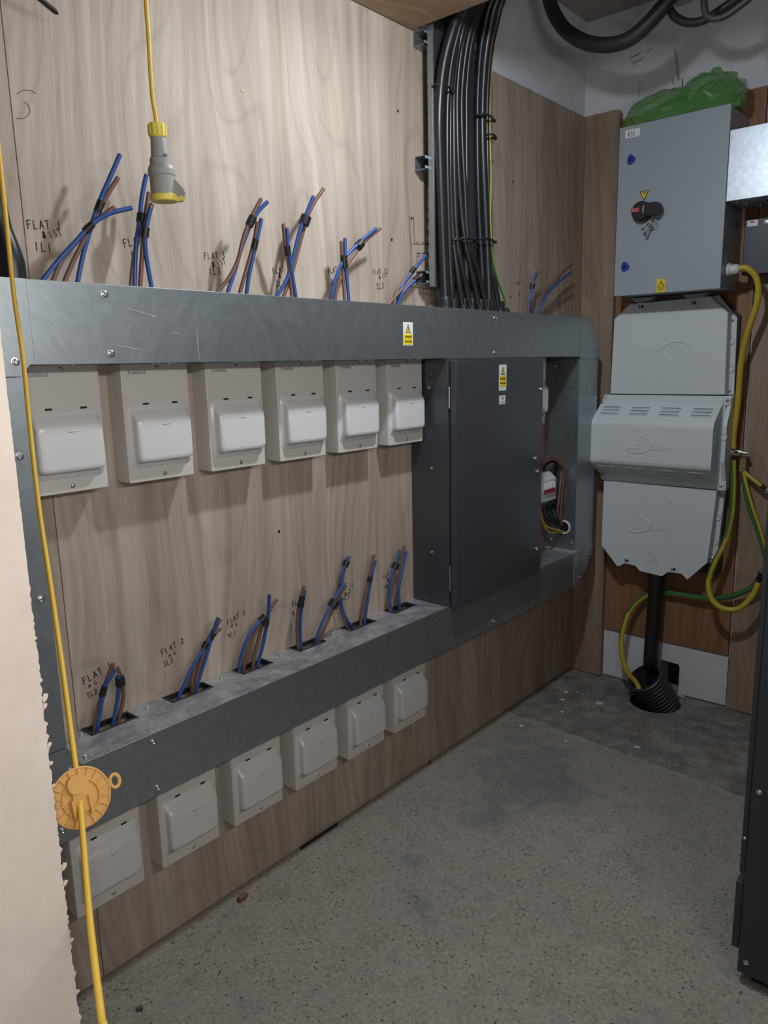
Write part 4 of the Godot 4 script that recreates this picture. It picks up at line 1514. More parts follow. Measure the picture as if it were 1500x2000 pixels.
func xprof(st: SurfaceTool, prof: Array, x0: float, x1: float):
	# outline given as (z, y), thickness along x
	var poly := []
	for p in prof:
		poly.append(Vector2(-p[0], p[1]))
	prism(st, poly, x0, x1, Transform3D(BL, Vector3.ZERO))
func logo(parent: Node3D, c: Vector3, s: float, turn: float, m: Material):
	var st := mb()
	var xf := Transform3D(Basis(Vector3(0, 0, 1), turn), c)
	for e in [[-0.3, 1.45, 1.0, 0.62, 0.012], [-2.55, -0.25, 1.0, 0.62, 0.008]]:
		var pts := []
		for k in 15:
			var a: float = lerp(e[0], e[1], k / 14.0)
			pts.append(xf * Vector3(s * e[2] * cos(a), s * e[3] * sin(a), 0.0))
		tube(st, pts, 0.0026, 6)
	wpart(parent, "embossed_logo", st, m)
	var t := text(parent, "embossed_lettering", "Lucy", s * 0.52, m, Transform3D(), 0.004)
	t.transform = parent_inv(parent) * (xf * Transform3D(Basis(), Vector3(-s * 0.12, -s * 0.08, 0.0)))
	var u := text(parent, "embossed_lettering", "Zodion", s * 0.34, m, Transform3D(), 0.004)
	u.transform = parent_inv(parent) * (xf * Transform3D(Basis(), Vector3(s * 1.75, -s * 0.12, 0.0)))
func parent_inv(p: Node3D) -> Transform3D:
	var t := Transform3D()
	var q: Node = p
	while q != self:
		t = (q as Node3D).transform * t
		q = q.get_parent()
	return t.affine_inverse()
func build_cable_head():
	var t := thing("cable_cutout", "tall white moulded cable cut-out in three stacked covers below the light grey cabinet", "cut-out", Vector3(0.41, 0.55, 0.0))
	var st := mb()
	# black base peeping out at the corners
	prism(st, [Vector2(0.235, 0.575), Vector2(0.18, 0.655), Vector2(0.18, 1.60), Vector2(0.25, 1.675), Vector2(0.585, 1.685), Vector2(0.665, 1.60), Vector2(0.655, 0.60), Vector2(0.640, 0.575), Vector2(0.625, 0.565), Vector2(0.55, 0.60), Vector2(0.30, 0.60), Vector2(0.265, 0.59)], 0.001, 0.024)
	wpart(t, "base", st, M.black)
	# upper cover
	var oct := [Vector2(0.181, 1.304), Vector2(0.645, 1.304), Vector2(0.638, 1.610), Vector2(0.569, 1.676), Vector2(0.251, 1.667), Vector2(0.187, 1.610)]
	var wide := [Vector2(0.177, 1.303), Vector2(0.664, 1.303), Vector2(0.657, 1.592), Vector2(0.586, 1.680), Vector2(0.248, 1.671), Vector2(0.183, 1.612)]
	st = mb()
	prism(st, wide, 0.024, 0.030)
	var up := wpart(t, "upper_flange", st, M.white)
	st = mb()
	loft(st, [[oct, 0.030], [oct, 0.076], [inset(oct, 0.003), 0.0795]], false)
	var uc := wpart(t, "upper_cover", st, M.white)
	for e in [[1254, 602], [1356, 595]]:
		var c := onz(e[0], e[1], 0.08)
		st = mb()
		box(st, c + Vector3(0, 0.004, 0.001), Vector3(0.028, 0.036, 0.004), 0.001)
		var cl := wpart(uc, "clip", st, M.white)
		st = mb()
		disc(st, c + Vector3(0.002, 0.006, 0.003), Vector3(0, 0, 1), 0.006, 0.001, 10)
		box(st, c + Vector3(-0.009, 0.006, 0.0032), Vector3(0.003, 0.016, 0.001))
		wpart(cl, "clip_hole", st, M.ink)
		st = mb()
		prism(st, [Vector2(c.x - 0.050, 1.688), Vector2(c.x - 0.028, c.y + 0.024), Vector2(c.x + 0.030, c.y + 0.026), Vector2(c.x + 0.055, 1.690)], 0.03, 0.0815)
		wpart(t, "mounting_bracket", st, M.grey)
	for e in [[1429, 665], [1428, 720]]:
		st = mb()
		var c := onz(e[0], e[1], 0.03)
		var ring := []
		for k in 17:
			var a := TAU * k / 16.0
			ring.append(c + Vector3(cos(a) * 0.011, sin(a) * 0.013, 0.002))
		tube(st, ring, 0.0022, 6, null, false)
		wpart(up, "sealing_eye", st, M.white)
	for e in [[1431, 625], [1425, 764]]:
		screw(up, onz(e[0], e[1], 0.031), Vector3(0, 0, 1), 0.006)
	logo(uc, onz(1322, 687, 0.0795), 0.062, PI - 0.03, M.white)
	# middle cover with louvres
	st = mb()
	xprof(st, [[0.024, 1.300], [0.074, 1.300], [0.074, 0.934], [0.024, 0.934]], 0.152, 0.672)
	var mb_ := wpart(t, "middle_back", st, M.white)
	st = mb()
	# bulge profile with small roundings
	var prof := [[0.074, 1.286], [0.082, 1.286], [0.082, 1.264], [0.092, 1.264], [0.100, 1.262], [0.160, 1.214], [0.172, 1.202], [0.178, 1.190], [0.180, 1.175], [0.180, 1.040], [0.178, 1.026], [0.170, 1.016], [0.098, 0.968], [0.088, 0.964], [0.074, 0.964]]
	var sides := [0.150, 0.642]
	var face := []
	for p in prof:
		face.append(Vector2(p[0], p[1]))
	var cen := Vector2(0.10, 1.12)
	for i in prof.size() - 1:
		var a: Vector2 = face[i]
		var b: Vector2 = face[i + 1]
		var nrm := func(k):
			var p: Vector2 = face[max(k - 1, 0)]
			var q: Vector2 = face[min(k + 1, face.size() - 1)]
			var v := (q - p).normalized()
			return Vector3(0, v.x, -v.y)
		var na: Vector3 = nrm.call(i)
		var nb: Vector3 = nrm.call(i + 1)
		if (b - a).length() > 0.03 or i < 4:
			var v := (b - a).normalized()
			na = Vector3(0, v.x, -v.y)
			nb = na
		tri(st, Vector3(sides[0], a.y, a.x), Vector3(sides[1], a.y, a.x), Vector3(sides[1], b.y, b.x), na, na, nb)
		tri(st, Vector3(sides[0], a.y, a.x), Vector3(sides[1], b.y, b.x), Vector3(sides[0], b.y, b.x), na, nb, nb)
	var pv := PackedVector2Array(face)
	var idx := Geometry2D.triangulate_polygon(pv)
	for x in sides:
		var n := Vector3(-1 if x == sides[0] else 1, 0, 0)
		for i in range(0, idx.size(), 3):
			tri(st, Vector3(x, pv[idx[i]].y, pv[idx[i]].x), Vector3(x, pv[idx[i + 1]].y, pv[idx[i + 1]].x), Vector3(x, pv[idx[i + 2]].y, pv[idx[i + 2]].x), n, n, n)
	var mc := wpart(t, "middle_cover", st, M.white)
	# side flange that follows the bulge
	st = mb()
	xprof(st, [[0.030, 1.294], [0.090, 1.294], [0.090, 1.262], [0.120, 1.205], [0.126, 1.190], [0.126, 1.050], [0.120, 1.036], [0.090, 0.972], [0.090, 0.936], [0.030, 0.936]], 0.660, 0.674)
	var sf := wpart(t, "side_flange", st, M.white)
	st = mb()
	var rc := onz(1404, 853, 0.127)
	var ring2 := []
	for k in 17:
		var a := TAU * k / 16.0
		ring2.append(Vector3(0.667 + cos(a) * 0.010, rc.y + sin(a) * 0.013, 0.127))
	tube(st, ring2, 0.002, 6, null, false)
	wpart(sf, "sealing_eye", st, M.white)
	for g in 4:
		var xc := 0.210 + g * 0.1235
		for r in 3:
			# louvre slots lie on the sloping top
			var f := 0.24 + r * 0.25
			var p := Vector3(xc, lerp(1.262, 1.214, f), lerp(0.100, 0.160, f))
			var n := Vector3(0, 0.06, 0.048).normalized()
			var bs := Basis(Vector3(1, 0, 0), n.cross(Vector3(1, 0, 0)), n)
			st = mb()
			box(st, p + n * 0.0004, Vector3(0.074, 0.0055, 0.0012), 0.0, bs)
			var lv := wpart(mc, "louvre_slot", st, M.slate)
			st = mb()
			box(st, p + n * 0.002 - bs.y * 0.0052, Vector3(0.078, 0.004, 0.004), 0.001, bs)
			wpart(lv, "louvre_lip", st, M.white)
			# and below, on the slope that faces down
			var f2 := 0.15 + r * 0.28
			var p2 := Vector3(xc, lerp(1.016, 0.968, f2), lerp(0.170, 0.098, f2))
			var n2 := Vector3(0, -0.072, 0.048).normalized()
			var bs2 := Basis(Vector3(1, 0, 0), n2.cross(Vector3(1, 0, 0)), n2)
			st = mb()
			box(st, p2 + n2 * 0.0015, Vector3(0.074, 0.004, 0.004), 0.001, bs2)
			wpart(mc, "lower_louvre", st, M.white)
	logo(mc, onz(1244, 868, 0.1802), 0.056, -0.04, M.white)
	for e in [[1184, 778, 0.076], [1421, 782, 0.092], [1178, 926, 0.076], [1408, 949, 0.092]]:
		var c := onz(e[0], e[1], e[2])
		st = mb()
		box(st, c + Vector3(0, -0.003, 0.0), Vector3(0.022, 0.030, 0.004), 0.001)
		var lug := wpart(mb_, "lug", st, M.white)
		screw(lug, c + Vector3(0, 0, 0.002), Vector3(0, 0, 1), 0.006)
	# lower cover
	st = mb()
	var low := [Vector2(0.176, 0.933), Vector2(0.644, 0.931), Vector2(0.625, 0.640), Vector2(0.550, 0.556), Vector2(0.527, 0.577), Vector2(0.470, 0.575), Vector2(0.446, 0.553), Vector2(0.352, 0.560), Vector2(0.332, 0.580), Vector2(0.282, 0.582), Vector2(0.258, 0.566), Vector2(0.248, 0.568), Vector2(0.176, 0.648)]
	prism(st, low, 0.030, 0.098)
	var lc := wpart(t, "lower_cover", st, M.white)
	st = mb()
	prism(st, [Vector2(0.640, 0.931), Vector2(0.662, 0.930), Vector2(0.648, 0.655), Vector2(0.618, 0.625), Vector2(0.618, 0.70)], 0.030, 0.055)
	var lf := wpart(t, "lower_flange", st, M.white)
	for e in [[1402, 1010], [1396, 1058]]:
		st = mb()
		var c := onz(e[0], e[1], 0.055)
		var ring := []
		for k in 17:
			var a := TAU * k / 16.0
			ring.append(c + Vector3(cos(a) * 0.011, sin(a) * 0.012, 0.002))
		tube(st, ring, 0.0022, 6, null, false)
		wpart(lf, "sealing_eye", st, M.white)
	for e in [[1408, 967], [1391, 1090]]:
		screw(lf, onz(e[0], e[1], 0.0555), Vector3(0, 0, 1), 0.006)
	logo(lc, onz(1244, 1024, 0.0985), 0.055, 0.0, M.white)
	st = mb()
	var tc := onz(1272, 1085, 0.0985)
	var tp := [tc + Vector3(-0.026, -0.022, 0), tc + Vector3(0.026, -0.022, 0), tc + Vector3(0, 0.024, 0), tc + Vector3(-0.026, -0.022, 0)]
	tube(st, tp, 0.0022, 6)
	for k in 3:
		box(st, tc + Vector3(0, -0.033 - k * 0.010, 0), Vector3(0.056 - k * 0.008, 0.0018, 0.0018))
	box(st, tc + Vector3(0, -0.004, 0), Vector3(0.018, 0.0018, 0.0018))
	box(st, tc + Vector3(0, -0.012, 0), Vector3(0.026, 0.0018, 0.0018))
	wpart(lc, "embossed_warning", st, M.white)
	for e in [[1225, 1095], [1317, 1112]]:
		var c := onz(e[0], e[1], 0.099)
		st = mb()
		box(st, c, Vector3(0.030, 0.028, 0.004), 0.001)
		var cl := wpart(lc, "clip", st, M.white)
		st = mb()
		disc(st, c + Vector3(0.001, 0, 0.002), Vector3(0, 0, 1), 0.006, 0.001, 10)
		box(st, c + Vector3(-0.009, 0, 0.0022), Vector3(0.003, 0.018, 0.001))
		wpart(cl, "clip_hole", st, M.ink)
	for e in [[1206, 969, "L1"], [1254, 975, "L2"], [1310, 981, "L3"]]:
		var c := onz(e[0], e[1], 0.0985)
		st = mb()
		box(st, c, Vector3(0.018, 0.013, 0.0006))
		var pl := wpart(lc, "phase_label", st, M.label)
		var tx := text(pl, "lettering", e[2], 0.0085, M.ink, Transform3D(), 0.0006)
		tx.transform = parent_inv(pl) * Transform3D(Basis(), c + Vector3(0, 0, 0.0005))
func inset(poly: Array, d: float) -> Array:
	var c := Vector2.ZERO
	for p in poly:
		c += p
	c /= poly.size()
	var out := []
	for p in poly:
		out.append(p + (c - p).normalized() * d)
	return out

func build_mains():
	var a := thing("mains_cable", "thick black mains cable dropping from the white cut-out into the corrugated duct", "cable", Vector3(0.41, 0.12, 0.062))
	var st := mb()
	tube(st, smooth([Vector3(0.412, 0.62, 0.060), Vector3(0.411, 0.50, 0.060), Vector3(0.406, 0.30, 0.062), Vector3(0.406, 0.17, 0.068), ony(1271, 1306, 0.105), ony(1286, 1352, 0.0), ony(1300, 1385, -0.1)], 6), 0.031, 18)
	wpart(a, "sheath", st, M.cable)
	st = mb()
	tube(st, [Vector3(0.412, 0.575, 0.060), Vector3(0.411, 0.530, 0.060), Vector3(0.4105, 0.520, 0.060)], [0.035, 0.035, 0.032], 18)
	wpart(a, "boot", st, M.black)
	# corrugated duct leaning out of the floor
	var d := thing("corrugated_duct", "ribbed black duct leaning out of the round hole in the floor", "duct", HOLE)
	var top := ony(1257, 1322, 0.105)
	var foot := ony(1284, 1362, 0.0)
	var base := foot + (foot - top) * 0.5
	var ax := (top - base)
	var b := Basis(Quaternion(Vector3(0, 1, 0), ax.normalized()))
	var prof := []
	var n := 11
	var L := ax.length()
	for k in n:
		var h := L * k / n
		prof.append([0.072, h])
		prof.append([0.0785, h + L / n * 0.22])
		prof.append([0.0785, h + L / n * 0.60])
		prof.append([0.072, h + L / n * 0.82])
	prof.append([0.072, L])
	prof.append([0.069, L])
	prof.append([0.067, 0.0])
	st = mb()
	lathe(st, prof, Transform3D(b, base), 32)
	wpart(d, "ribbed_wall", st, M.duct)

func earth(label: String, track: Array, r: float, a: Vector3, b: Vector3, share := 0.0, called := "earth_cable") -> Node3D:
	var pts := []
	for p in track:
		pts.append(p if p is Vector3 else onz(p[0], p[1], p[2]))
	var o := thing(called, label, "cable", pts[0], Basis(), "green and yellow earth cables by the cut-out")
	var st := mb()
	tube(st, smooth(pts, 6), r, 12, gy(a, b, share))
	wpart(o, "sheath", st, M.earth)
	return o
func lug(parent: Node3D, a: Vector3, b: Vector3, r: float):
	var st := mb()
	for k in 4:
		var c := a.lerp(b, 0.1 + 0.17 * k)
		var d := a.lerp(b, 0.2 + 0.17 * k)
		tube(st, [c, d], r * 1.12, 10)
	wpart(parent, "crimp_band", st, M.ink)
	st = mb()
	tube(st, [a.lerp(b, 0.75), b], r * 0.8, 10)
	wpart(parent, "lug", st, M.chrome)
func build_earths():
	var st := mb()
	# white gland on the cabinet side
	var g := thing("cable_gland", "white plastic gland on the right side of the light grey cabinet", "gland", Vector3(0.645, 1.76, 0.135))
	lathe(st, [[0.024, 0.0], [0.024, 0.012], [0.019, 0.014], [0.019, 0.034], [0.014, 0.042], [0.0, 0.042]], Transform3D(Basis(Vector3(0, 0, 1), -PI / 2), Vector3(0.642, 1.76, 0.135)), 8)
	wpart(g, "body", st, M.white)
	earth("yellow and green earth cable arching from the white gland down to the earth clamp", [Vector3(0.675, 1.76, 0.135), Vector3(0.71, 1.760, 0.132), [1478, 545, 0.12], [1480, 585, 0.11], [1462, 645, 0.09], [1448, 705, 0.06], [1441, 790, 0.045], [1433, 850, 0.045], [1432, 876, 0.045]], 0.0115, Vector3(0.3, 0.2, 1), Vector3(1, 0, 0.6), -0.3)
	var e2 := earth("green and yellow earth cable hanging from the earth clamp in a deep loop", [[1432, 898, 0.045], [1432, 960, 0.05], [1428, 1010, 0.06], [1415, 1060, 0.08], [1396, 1098, 0.10], [1384, 1135, 0.11], [1389, 1168, 0.12], [1411, 1188, 0.12], [1442, 1189, 0.11], [1468, 1166, 0.10], [1482, 1138, 0.09]], 0.0115, Vector3(1.2, 0, -0.7), Vector3(0, 0.2, 1.3), -0.1)
	lug(e2, onz(1482, 1138, 0.09), onz(1489, 1112, 0.085), 0.0115)
	earth("green earth cable running from behind the black mains cable into the duct", [[1489, 1117, 0.06], [1470, 1146, 0.05], [1425, 1165, 0.04], [1375, 1168, 0.03], [1320, 1160, 0.022], [1285, 1158, 0.018], [1258, 1166, 0.03], [1232, 1190, 0.06], [1217, 1230, 0.09], [1214, 1270, 0.11], [1224, 1310, 0.12], [1244, 1336, 0.11], Vector3(0.405, 0.0, 0.14)], 0.0115, Vector3(0, -1, -0.7), Vector3(0.6, 0, 1), 0.2)
	var e4 := earth("short green and yellow earth cable from the brass block to the right, crimped end", [[1455, 922, 0.04], [1462, 929, 0.045], [1480, 943, 0.05], [1487, 949, 0.05]], 0.0085, Vector3(0, -0.5, 1), Vector3(0, -0.5, 1), 0.1)
	lug(e4, onz(1486, 948, 0.05), onz(1500, 958, 0.05), 0.0085)
	earth("thin green and yellow earth cable slanting down from the brass block, front of the pair", [[1453, 922, 0.04], [1455, 935, 0.045], [1468, 985, 0.05], [1480, 1020, 0.05], [1488, 1045, 0.05], [1500, 1090, 0.05]], 0.0065, Vector3(1, 0, 0.8), Vector3(1, 0, 0.8), 0.1)
	earth("thin green earth cable slanting down from the brass block, behind its pair", [[1450, 922, 0.03], [1452, 945, 0.03], [1462, 990, 0.03], [1474, 1025, 0.03], [1485, 1057, 0.03], [1496, 1095, 0.03]], 0.0065, Vector3(0, 0, -1), Vector3(0, 0, -1), 0.5)
	# clamp and connector block
	var c := thing("earth_clamp", "shiny metal earth clamp strapped beside the white cut-out", "clamp", onz(1432, 886, 0.05))
	var p := c.position
	st = mb()
	box(st, p + Vector3(0, 0.004, 0.0), Vector3(0.058, 0.020, 0.034), 0.003)
	box(st, p + Vector3(0.022, 0.010, 0.004), Vector3(0.030, 0.016, 0.026), 0.003)
	wpart(c, "jaw", st, M.chrome)
	st = mb()
	tube(st, [p + Vector3(0.02, 0.010, 0.012), p + Vector3(0.056, 0.005, 0.012)], 0.006, 10)
	disc(st, p + Vector3(-0.006, 0.002, 0.017), Vector3(0, 0, 1), 0.010, 0.006, 6)
	wpart(c, "bolt", st, M.chrome)
	st = mb()
	box(st, p + Vector3(-0.030, -0.004, 0.0), Vector3(0.012, 0.034, 0.030), 0.002)
	wpart(c, "strap", st, M.ink)
	var k := thing("connector_block", "small dull brass earth connector block below the clamp", "connector", onz(1452, 907, 0.03))
	p = k.position
	st = mb()
	box(st, p, Vector3(0.026, 0.058, 0.028), 0.003)
	box(st, p + Vector3(0, 0.029, 0), Vector3(0.034, 0.006, 0.034), 0.002)
	wpart(k, "body", st, M.brass)
	screw(k, p + Vector3(0.002, -0.006, 0.014), Vector3(0, 0, 1), 0.005)

# ------------------------------------------------------------------ wire tails
func tail(label: String, group: String, k: Callable, blue: Array, brown: Array, tape_at: float, tape_len: float, x0: float, x1: float, base_y: float, r := 0.0049):
	var paths := []
	for side in 2:
		var src: Array = [blue, brown][side]
		var pts := []
		var n := src.size()
		for i in n:
			var q: Vector2 = k.call(src[i][0], src[i][1])
			var f := float(i) / (n - 1)
			pts.append(onx(q.x, q.y, lerp(x0, x1, f) + (0.002 if side == 0 else -0.002)))
		# carry the wire down into its slot
		var a: Vector3 = pts[0]
		var d: Vector3 = (pts[0] - pts[1]).normalized()
		d = (d + Vector3(0, -1.2, 0)).normalized()
		if a.y > base_y + 0.004:
			pts.push_front(a + d * ((a.y - base_y) / max(-d.y, 0.2)))
		paths.append(smooth(pts, 6))
	var o := thing("wire_pair", label, "wires", paths[0][0], Basis(), group)
	for side in 2:
		var p: Array = paths[side]
		var st := mb()
		tube(st, p, r, 10)
		var w := wpart(o, "blue_wire" if side == 0 else "brown_wire", st, M.blue if side == 0 else M.brown)
		st = mb()
		var e: Vector3 = p[-1]
		var t: Vector3 = (p[-1] - p[-2]).normalized()
		tube(st, [e - t * 0.002, e + t * 0.0025], r * 0.62, 8)
		wpart(w, "copper_core", st, M.copper)
	# band of black tape round the pair
	if tape_len > 0.0:
		var pa: Array = paths[0]
		var pb: Array = paths[1]
		var total := 0.0
		for i in pa.size() - 1:
			total += (pa[i + 1] - pa[i]).length()
		var mids := []
		var rad := []
		for j in 4:
			var s: float = clampf(tape_at * total + (j / 3.0 - 0.5) * tape_len, 0.0, total)
			var m := along(pa, s)
			var best: Vector3 = pb[0]
			for q in pb:
				if (q - m).length() < (best - m).length():
					best = q
			mids.append((m + best) * 0.5)
			rad.append(min((m - best).length() * 0.5, 0.010) + r * 1.06)
		var st := mb()
		tube(st, mids, rad, 12)
		wpart(o, "tape", st, M.tape)
func along(p: Array, s: float) -> Vector3:
	for i in p.size() - 1:
		var l: float = (p[i + 1] - p[i]).length()
		if s <= l:
			return p[i].lerp(p[i + 1], s / max(l, 1e-6))
		s -= l
	return p[-1]
func build_wires():
	var k1 := func(u, v): return Vector2(u / 3.0, v / 3.0)
	var k2 := func(u, v): return Vector2(350.0 + u * 0.36667, 340.0 + v * 0.36667)
	var k3 := func(u, v): return Vector2(780.0 + u * 0.32, v * 0.32)
	var k7 := func(u, v): return Vector2(820.0 + u * 0.16, 400.0 + v * 0.16)
	var gu := "wire tails rising from the upper trunking"
	var by := TY1 + 0.002
	tail("taped blue and brown wires bending sideways beside the upper FLAT 1 note, shorter of two", gu, k1, [[252, 1640], [340, 1530], [440, 1420], [530, 1322], [630, 1255], [770, 1218]], [[312, 1640], [375, 1505], [460, 1405], [530, 1325], [600, 1265], [670, 1216]], 0.60, 0.022, 0.05, 0.085, by)
	tail("taped blue and brown wires standing tall beside the upper FLAT 1 note", gu, k1, [[455, 1650], [485, 1500], [530, 1340], [570, 1220], [600, 1140], [640, 1050], [702, 908]], [[382, 1640], [430, 1530], [480, 1430], [555, 1290], [612, 1170], [690, 1042]], 0.60, 0.022, 0.055, 0.075, by)
	tail("taped blue and brown wires standing tall behind the hanging yellow plug", gu, k1, [[788, 1675], [796, 1450], [816, 1300], [832, 1150], [857, 1025]], [[768, 1670], [790, 1480], [836, 1330], [856, 1230], [872, 1130]], 0.63, 0.020, 0.05, 0.06, by)
	tail("taped blue and brown wires, blue one bowed outward, below the hanging yellow plug", gu, k1, [[888, 1682], [858, 1510], [850, 1410], [862, 1310], [884, 1215]], [[822, 1675], [834, 1470], [846, 1350], [870, 1260], [892, 1195]], 0.70, 0.022, 0.06, 0.085, by)
	tail("taped brown and blue wires leaning over the upper FLAT 3 note, taller of two", gu, k2, [[258, 632], [298, 510], [335, 385], [380, 270], [420, 200], [470, 148]], [[203, 628], [262, 558], [312, 460], [342, 340], [382, 235], [436, 134]], 0.74, 0.024, 0.05, 0.10, by)
	tail("taped brown and blue wires right of the upper FLAT 3 note, shorter of two", gu, k2, [[358, 638], [372, 540], [396, 430], [416, 340], [438, 238]], [[322, 638], [352, 530], [382, 425], [402, 345], [416, 255]], 0.68, 0.026, 0.06, 0.10, by)
	tail("short upright taped wires, brown and blue, before the upper FLAT 4 note", gu, k2, [[622, 658], [598, 510], [582, 400], [573, 288]], [[602, 658], [584, 490], [566, 380], [554, 267]], 0.70, 0.022, 0.06, 0.08, by)
	tail("tallest taped blue and brown wires, leaning over the FLAT 4 note", gu, k2, [[520, 652], [575, 556], [612, 420], [650, 275], [684, 195], [714, 120]], [[556, 652], [600, 530], [640, 380], [682, 230], [722, 148], [770, 77]], 0.78, 0.024, 0.05, 0.09, by)
	tail("taped brown and blue wires, short and upright, in front of the FLAT 5 note", gu, k2, [[904, 678], [892, 540], [885, 450], [883, 342]], [[882, 676], [874, 560], [868, 450], [864, 358]], 0.66, 0.032, 0.06, 0.07, by)
	tail("taped blue and brown wires sweeping right over the FLAT 5 note", gu, k2, [[812, 672], [828, 575], [878, 455], [960, 365], [1050, 290]], [[830, 672], [850, 580], [900, 475], [985, 362], [1070, 290]], 0.72, 0.024, 0.05, 0.08, by)
	tail("taped blue and brown wires crossing the pencil sketch beside the tray, longer of two", gu, k2, [[1160, 692], [1180, 610], [1236, 530], [1312, 434]], [[1140, 665], [1180, 590], [1230, 525], [1290, 455]], 0.64, 0.022, 0.05, 0.07, by)
	tail("blue and brown wires taped at their tips beside the tray, shorter of two", gu, k2, [[1165, 695], [1190, 635], [1238, 582], [1285, 548]], [[1118, 692], [1180, 622], [1240, 570], [1292, 536]], 0.90, 0.022, 0.06, 0.09, by)
	tail("taped blue and brown wires standing upright below the FLAT 13 note", gu, k7, [[1375, 1330], [1345, 1200], [1362, 1060], [1384, 950], [1410, 820]], [[1332, 1325], [1328, 1150], [1366, 1010], [1402, 900], [1458, 815]], 0.70, 0.018, 0.05, 0.065, by, 0.0048)
	tail("blue and brown wires leaning toward the room corner past the FLAT 13 note", gu, k3, [[852, 1908], [892, 1808], [968, 1726], [1045, 1664]], [[828, 1906], [870, 1806], [952, 1716], [1012, 1648], [1052, 1614]], 0.5, 0.0, 0.055, 0.07, by, 0.0048)
	var c := func(u, v): return Vector2(60.0 + u / 3.0, 1000.0 + v / 3.0)
	var d := func(u, v): return Vector2(440.0 + u / 3.0, 1000.0 + v / 3.0)
	var gl := "wire tails rising from the slots of the lower trunking"
	var yl := LY1 - 0.05
	tail("taped blue and brown wires leaning right beside the lower FLAT 1 note", gl, c, [[388, 1290], [412, 1130], [440, 1015], [496, 922]], [[375, 1270], [405, 1110], [440, 1000], [484, 890]], 0.72, 0.024, 0.03, 0.05, yl)
	tail("upright taped wires at the far end of the slot below the FLAT 1 note", gl, c, [[482, 1250], [508, 1110], [516, 1020], [513, 955]], [[512, 1240], [542, 1090], [534, 985], [506, 910]], 0.88, 0.020, 0.03, 0.04, yl)
	tail("blue wire with a brown one slanting from the slot below the lower FLAT 2 note", gl, c, [[866, 1095], [905, 1000], [965, 880], [1020, 790], [1070, 690]], [[945, 1050], [948, 960], [985, 850], [1040, 745], [1112, 628]], 0.82, 0.020, 0.03, 0.045, yl)
	tail("taped blue and brown wires rising straight right of the lower FLAT 2 note", gl, c, [[968, 1045], [1005, 920], [1050, 770], [1075, 690], [1098, 620]], [[960, 1050], [990, 900], [1035, 780], [1070, 720], [1112, 682]], 0.80, 0.020, 0.035, 0.055, yl)
	tail("blue and brown wires bowing out from the slot beside the lower FLAT 3 note", gl, c, [[1222, 940], [1232, 850], [1282, 720], [1372, 604]], [[1245, 940], [1262, 840], [1304, 730], [1376, 610]], 0.95, 0.024, 0.03, 0.045, yl)
	tail("blue and brown wires crossing at the tape right of the lower FLAT 3 note", gl, c, [[1328, 905], [1360, 780], [1386, 640], [1394, 570], [1398, 484]], [[1300, 920], [1322, 800], [1352, 680], [1390, 596], [1440, 512]], 0.68, 0.018, 0.035, 0.05, yl)
	tail("brown and blue wires wrapped in tape near the tip, upright at the fourth slot", gl, d, [[444, 800], [438, 680], [447, 560], [466, 458]], [[428, 800], [420, 680], [430, 560], [460, 434]], 0.86, 0.030, 0.035, 0.05, yl)
	tail("blue and brown wires bending right in an arc from the fourth slot", gl, d, [[530, 768], [556, 680], [622, 540], [702, 414]], [[550, 764], [582, 680], [642, 545], [706, 430]], 0.72, 0.024, 0.035, 0.06, yl)
	tail("brown and blue wires swinging back over the fifth slot, taped dark at the tip", gl, d, [[746, 684], [696, 600], [672, 470], [690, 345], [720, 262]], [[720, 690], [682, 590], [668, 470], [696, 340], [728, 258]], 0.93, 0.022, 0.025, 0.03, yl)
	tail("taped brown and blue wires standing straight at the far end of the fifth slot", gl, d, [[816, 655], [838, 490], [858, 370], [880, 284]], [[792, 660], [820, 500], [848, 360], [872, 250]], 0.76, 0.020, 0.03, 0.04, yl)
	tail("taped blue and brown wires bowed at the slot nearest the dark cabinet", gl, d, [[974, 588], [960, 480], [980, 350], [1008, 280], [1026, 222]], [[964, 586], [966, 470], [990, 350], [1014, 280], [1034, 236]], 0.80, 0.020, 0.03, 0.04, yl)
	tail("brown wire with a blue one behind, closest to the side of the dark cabinet", gl, d, [[1022, 560], [1016, 450], [1036, 340], [1062, 230]], [[1018, 572], [1010, 450], [1032, 320], [1048, 200]], 0.5, 0.0, 0.03, 0.035, yl)

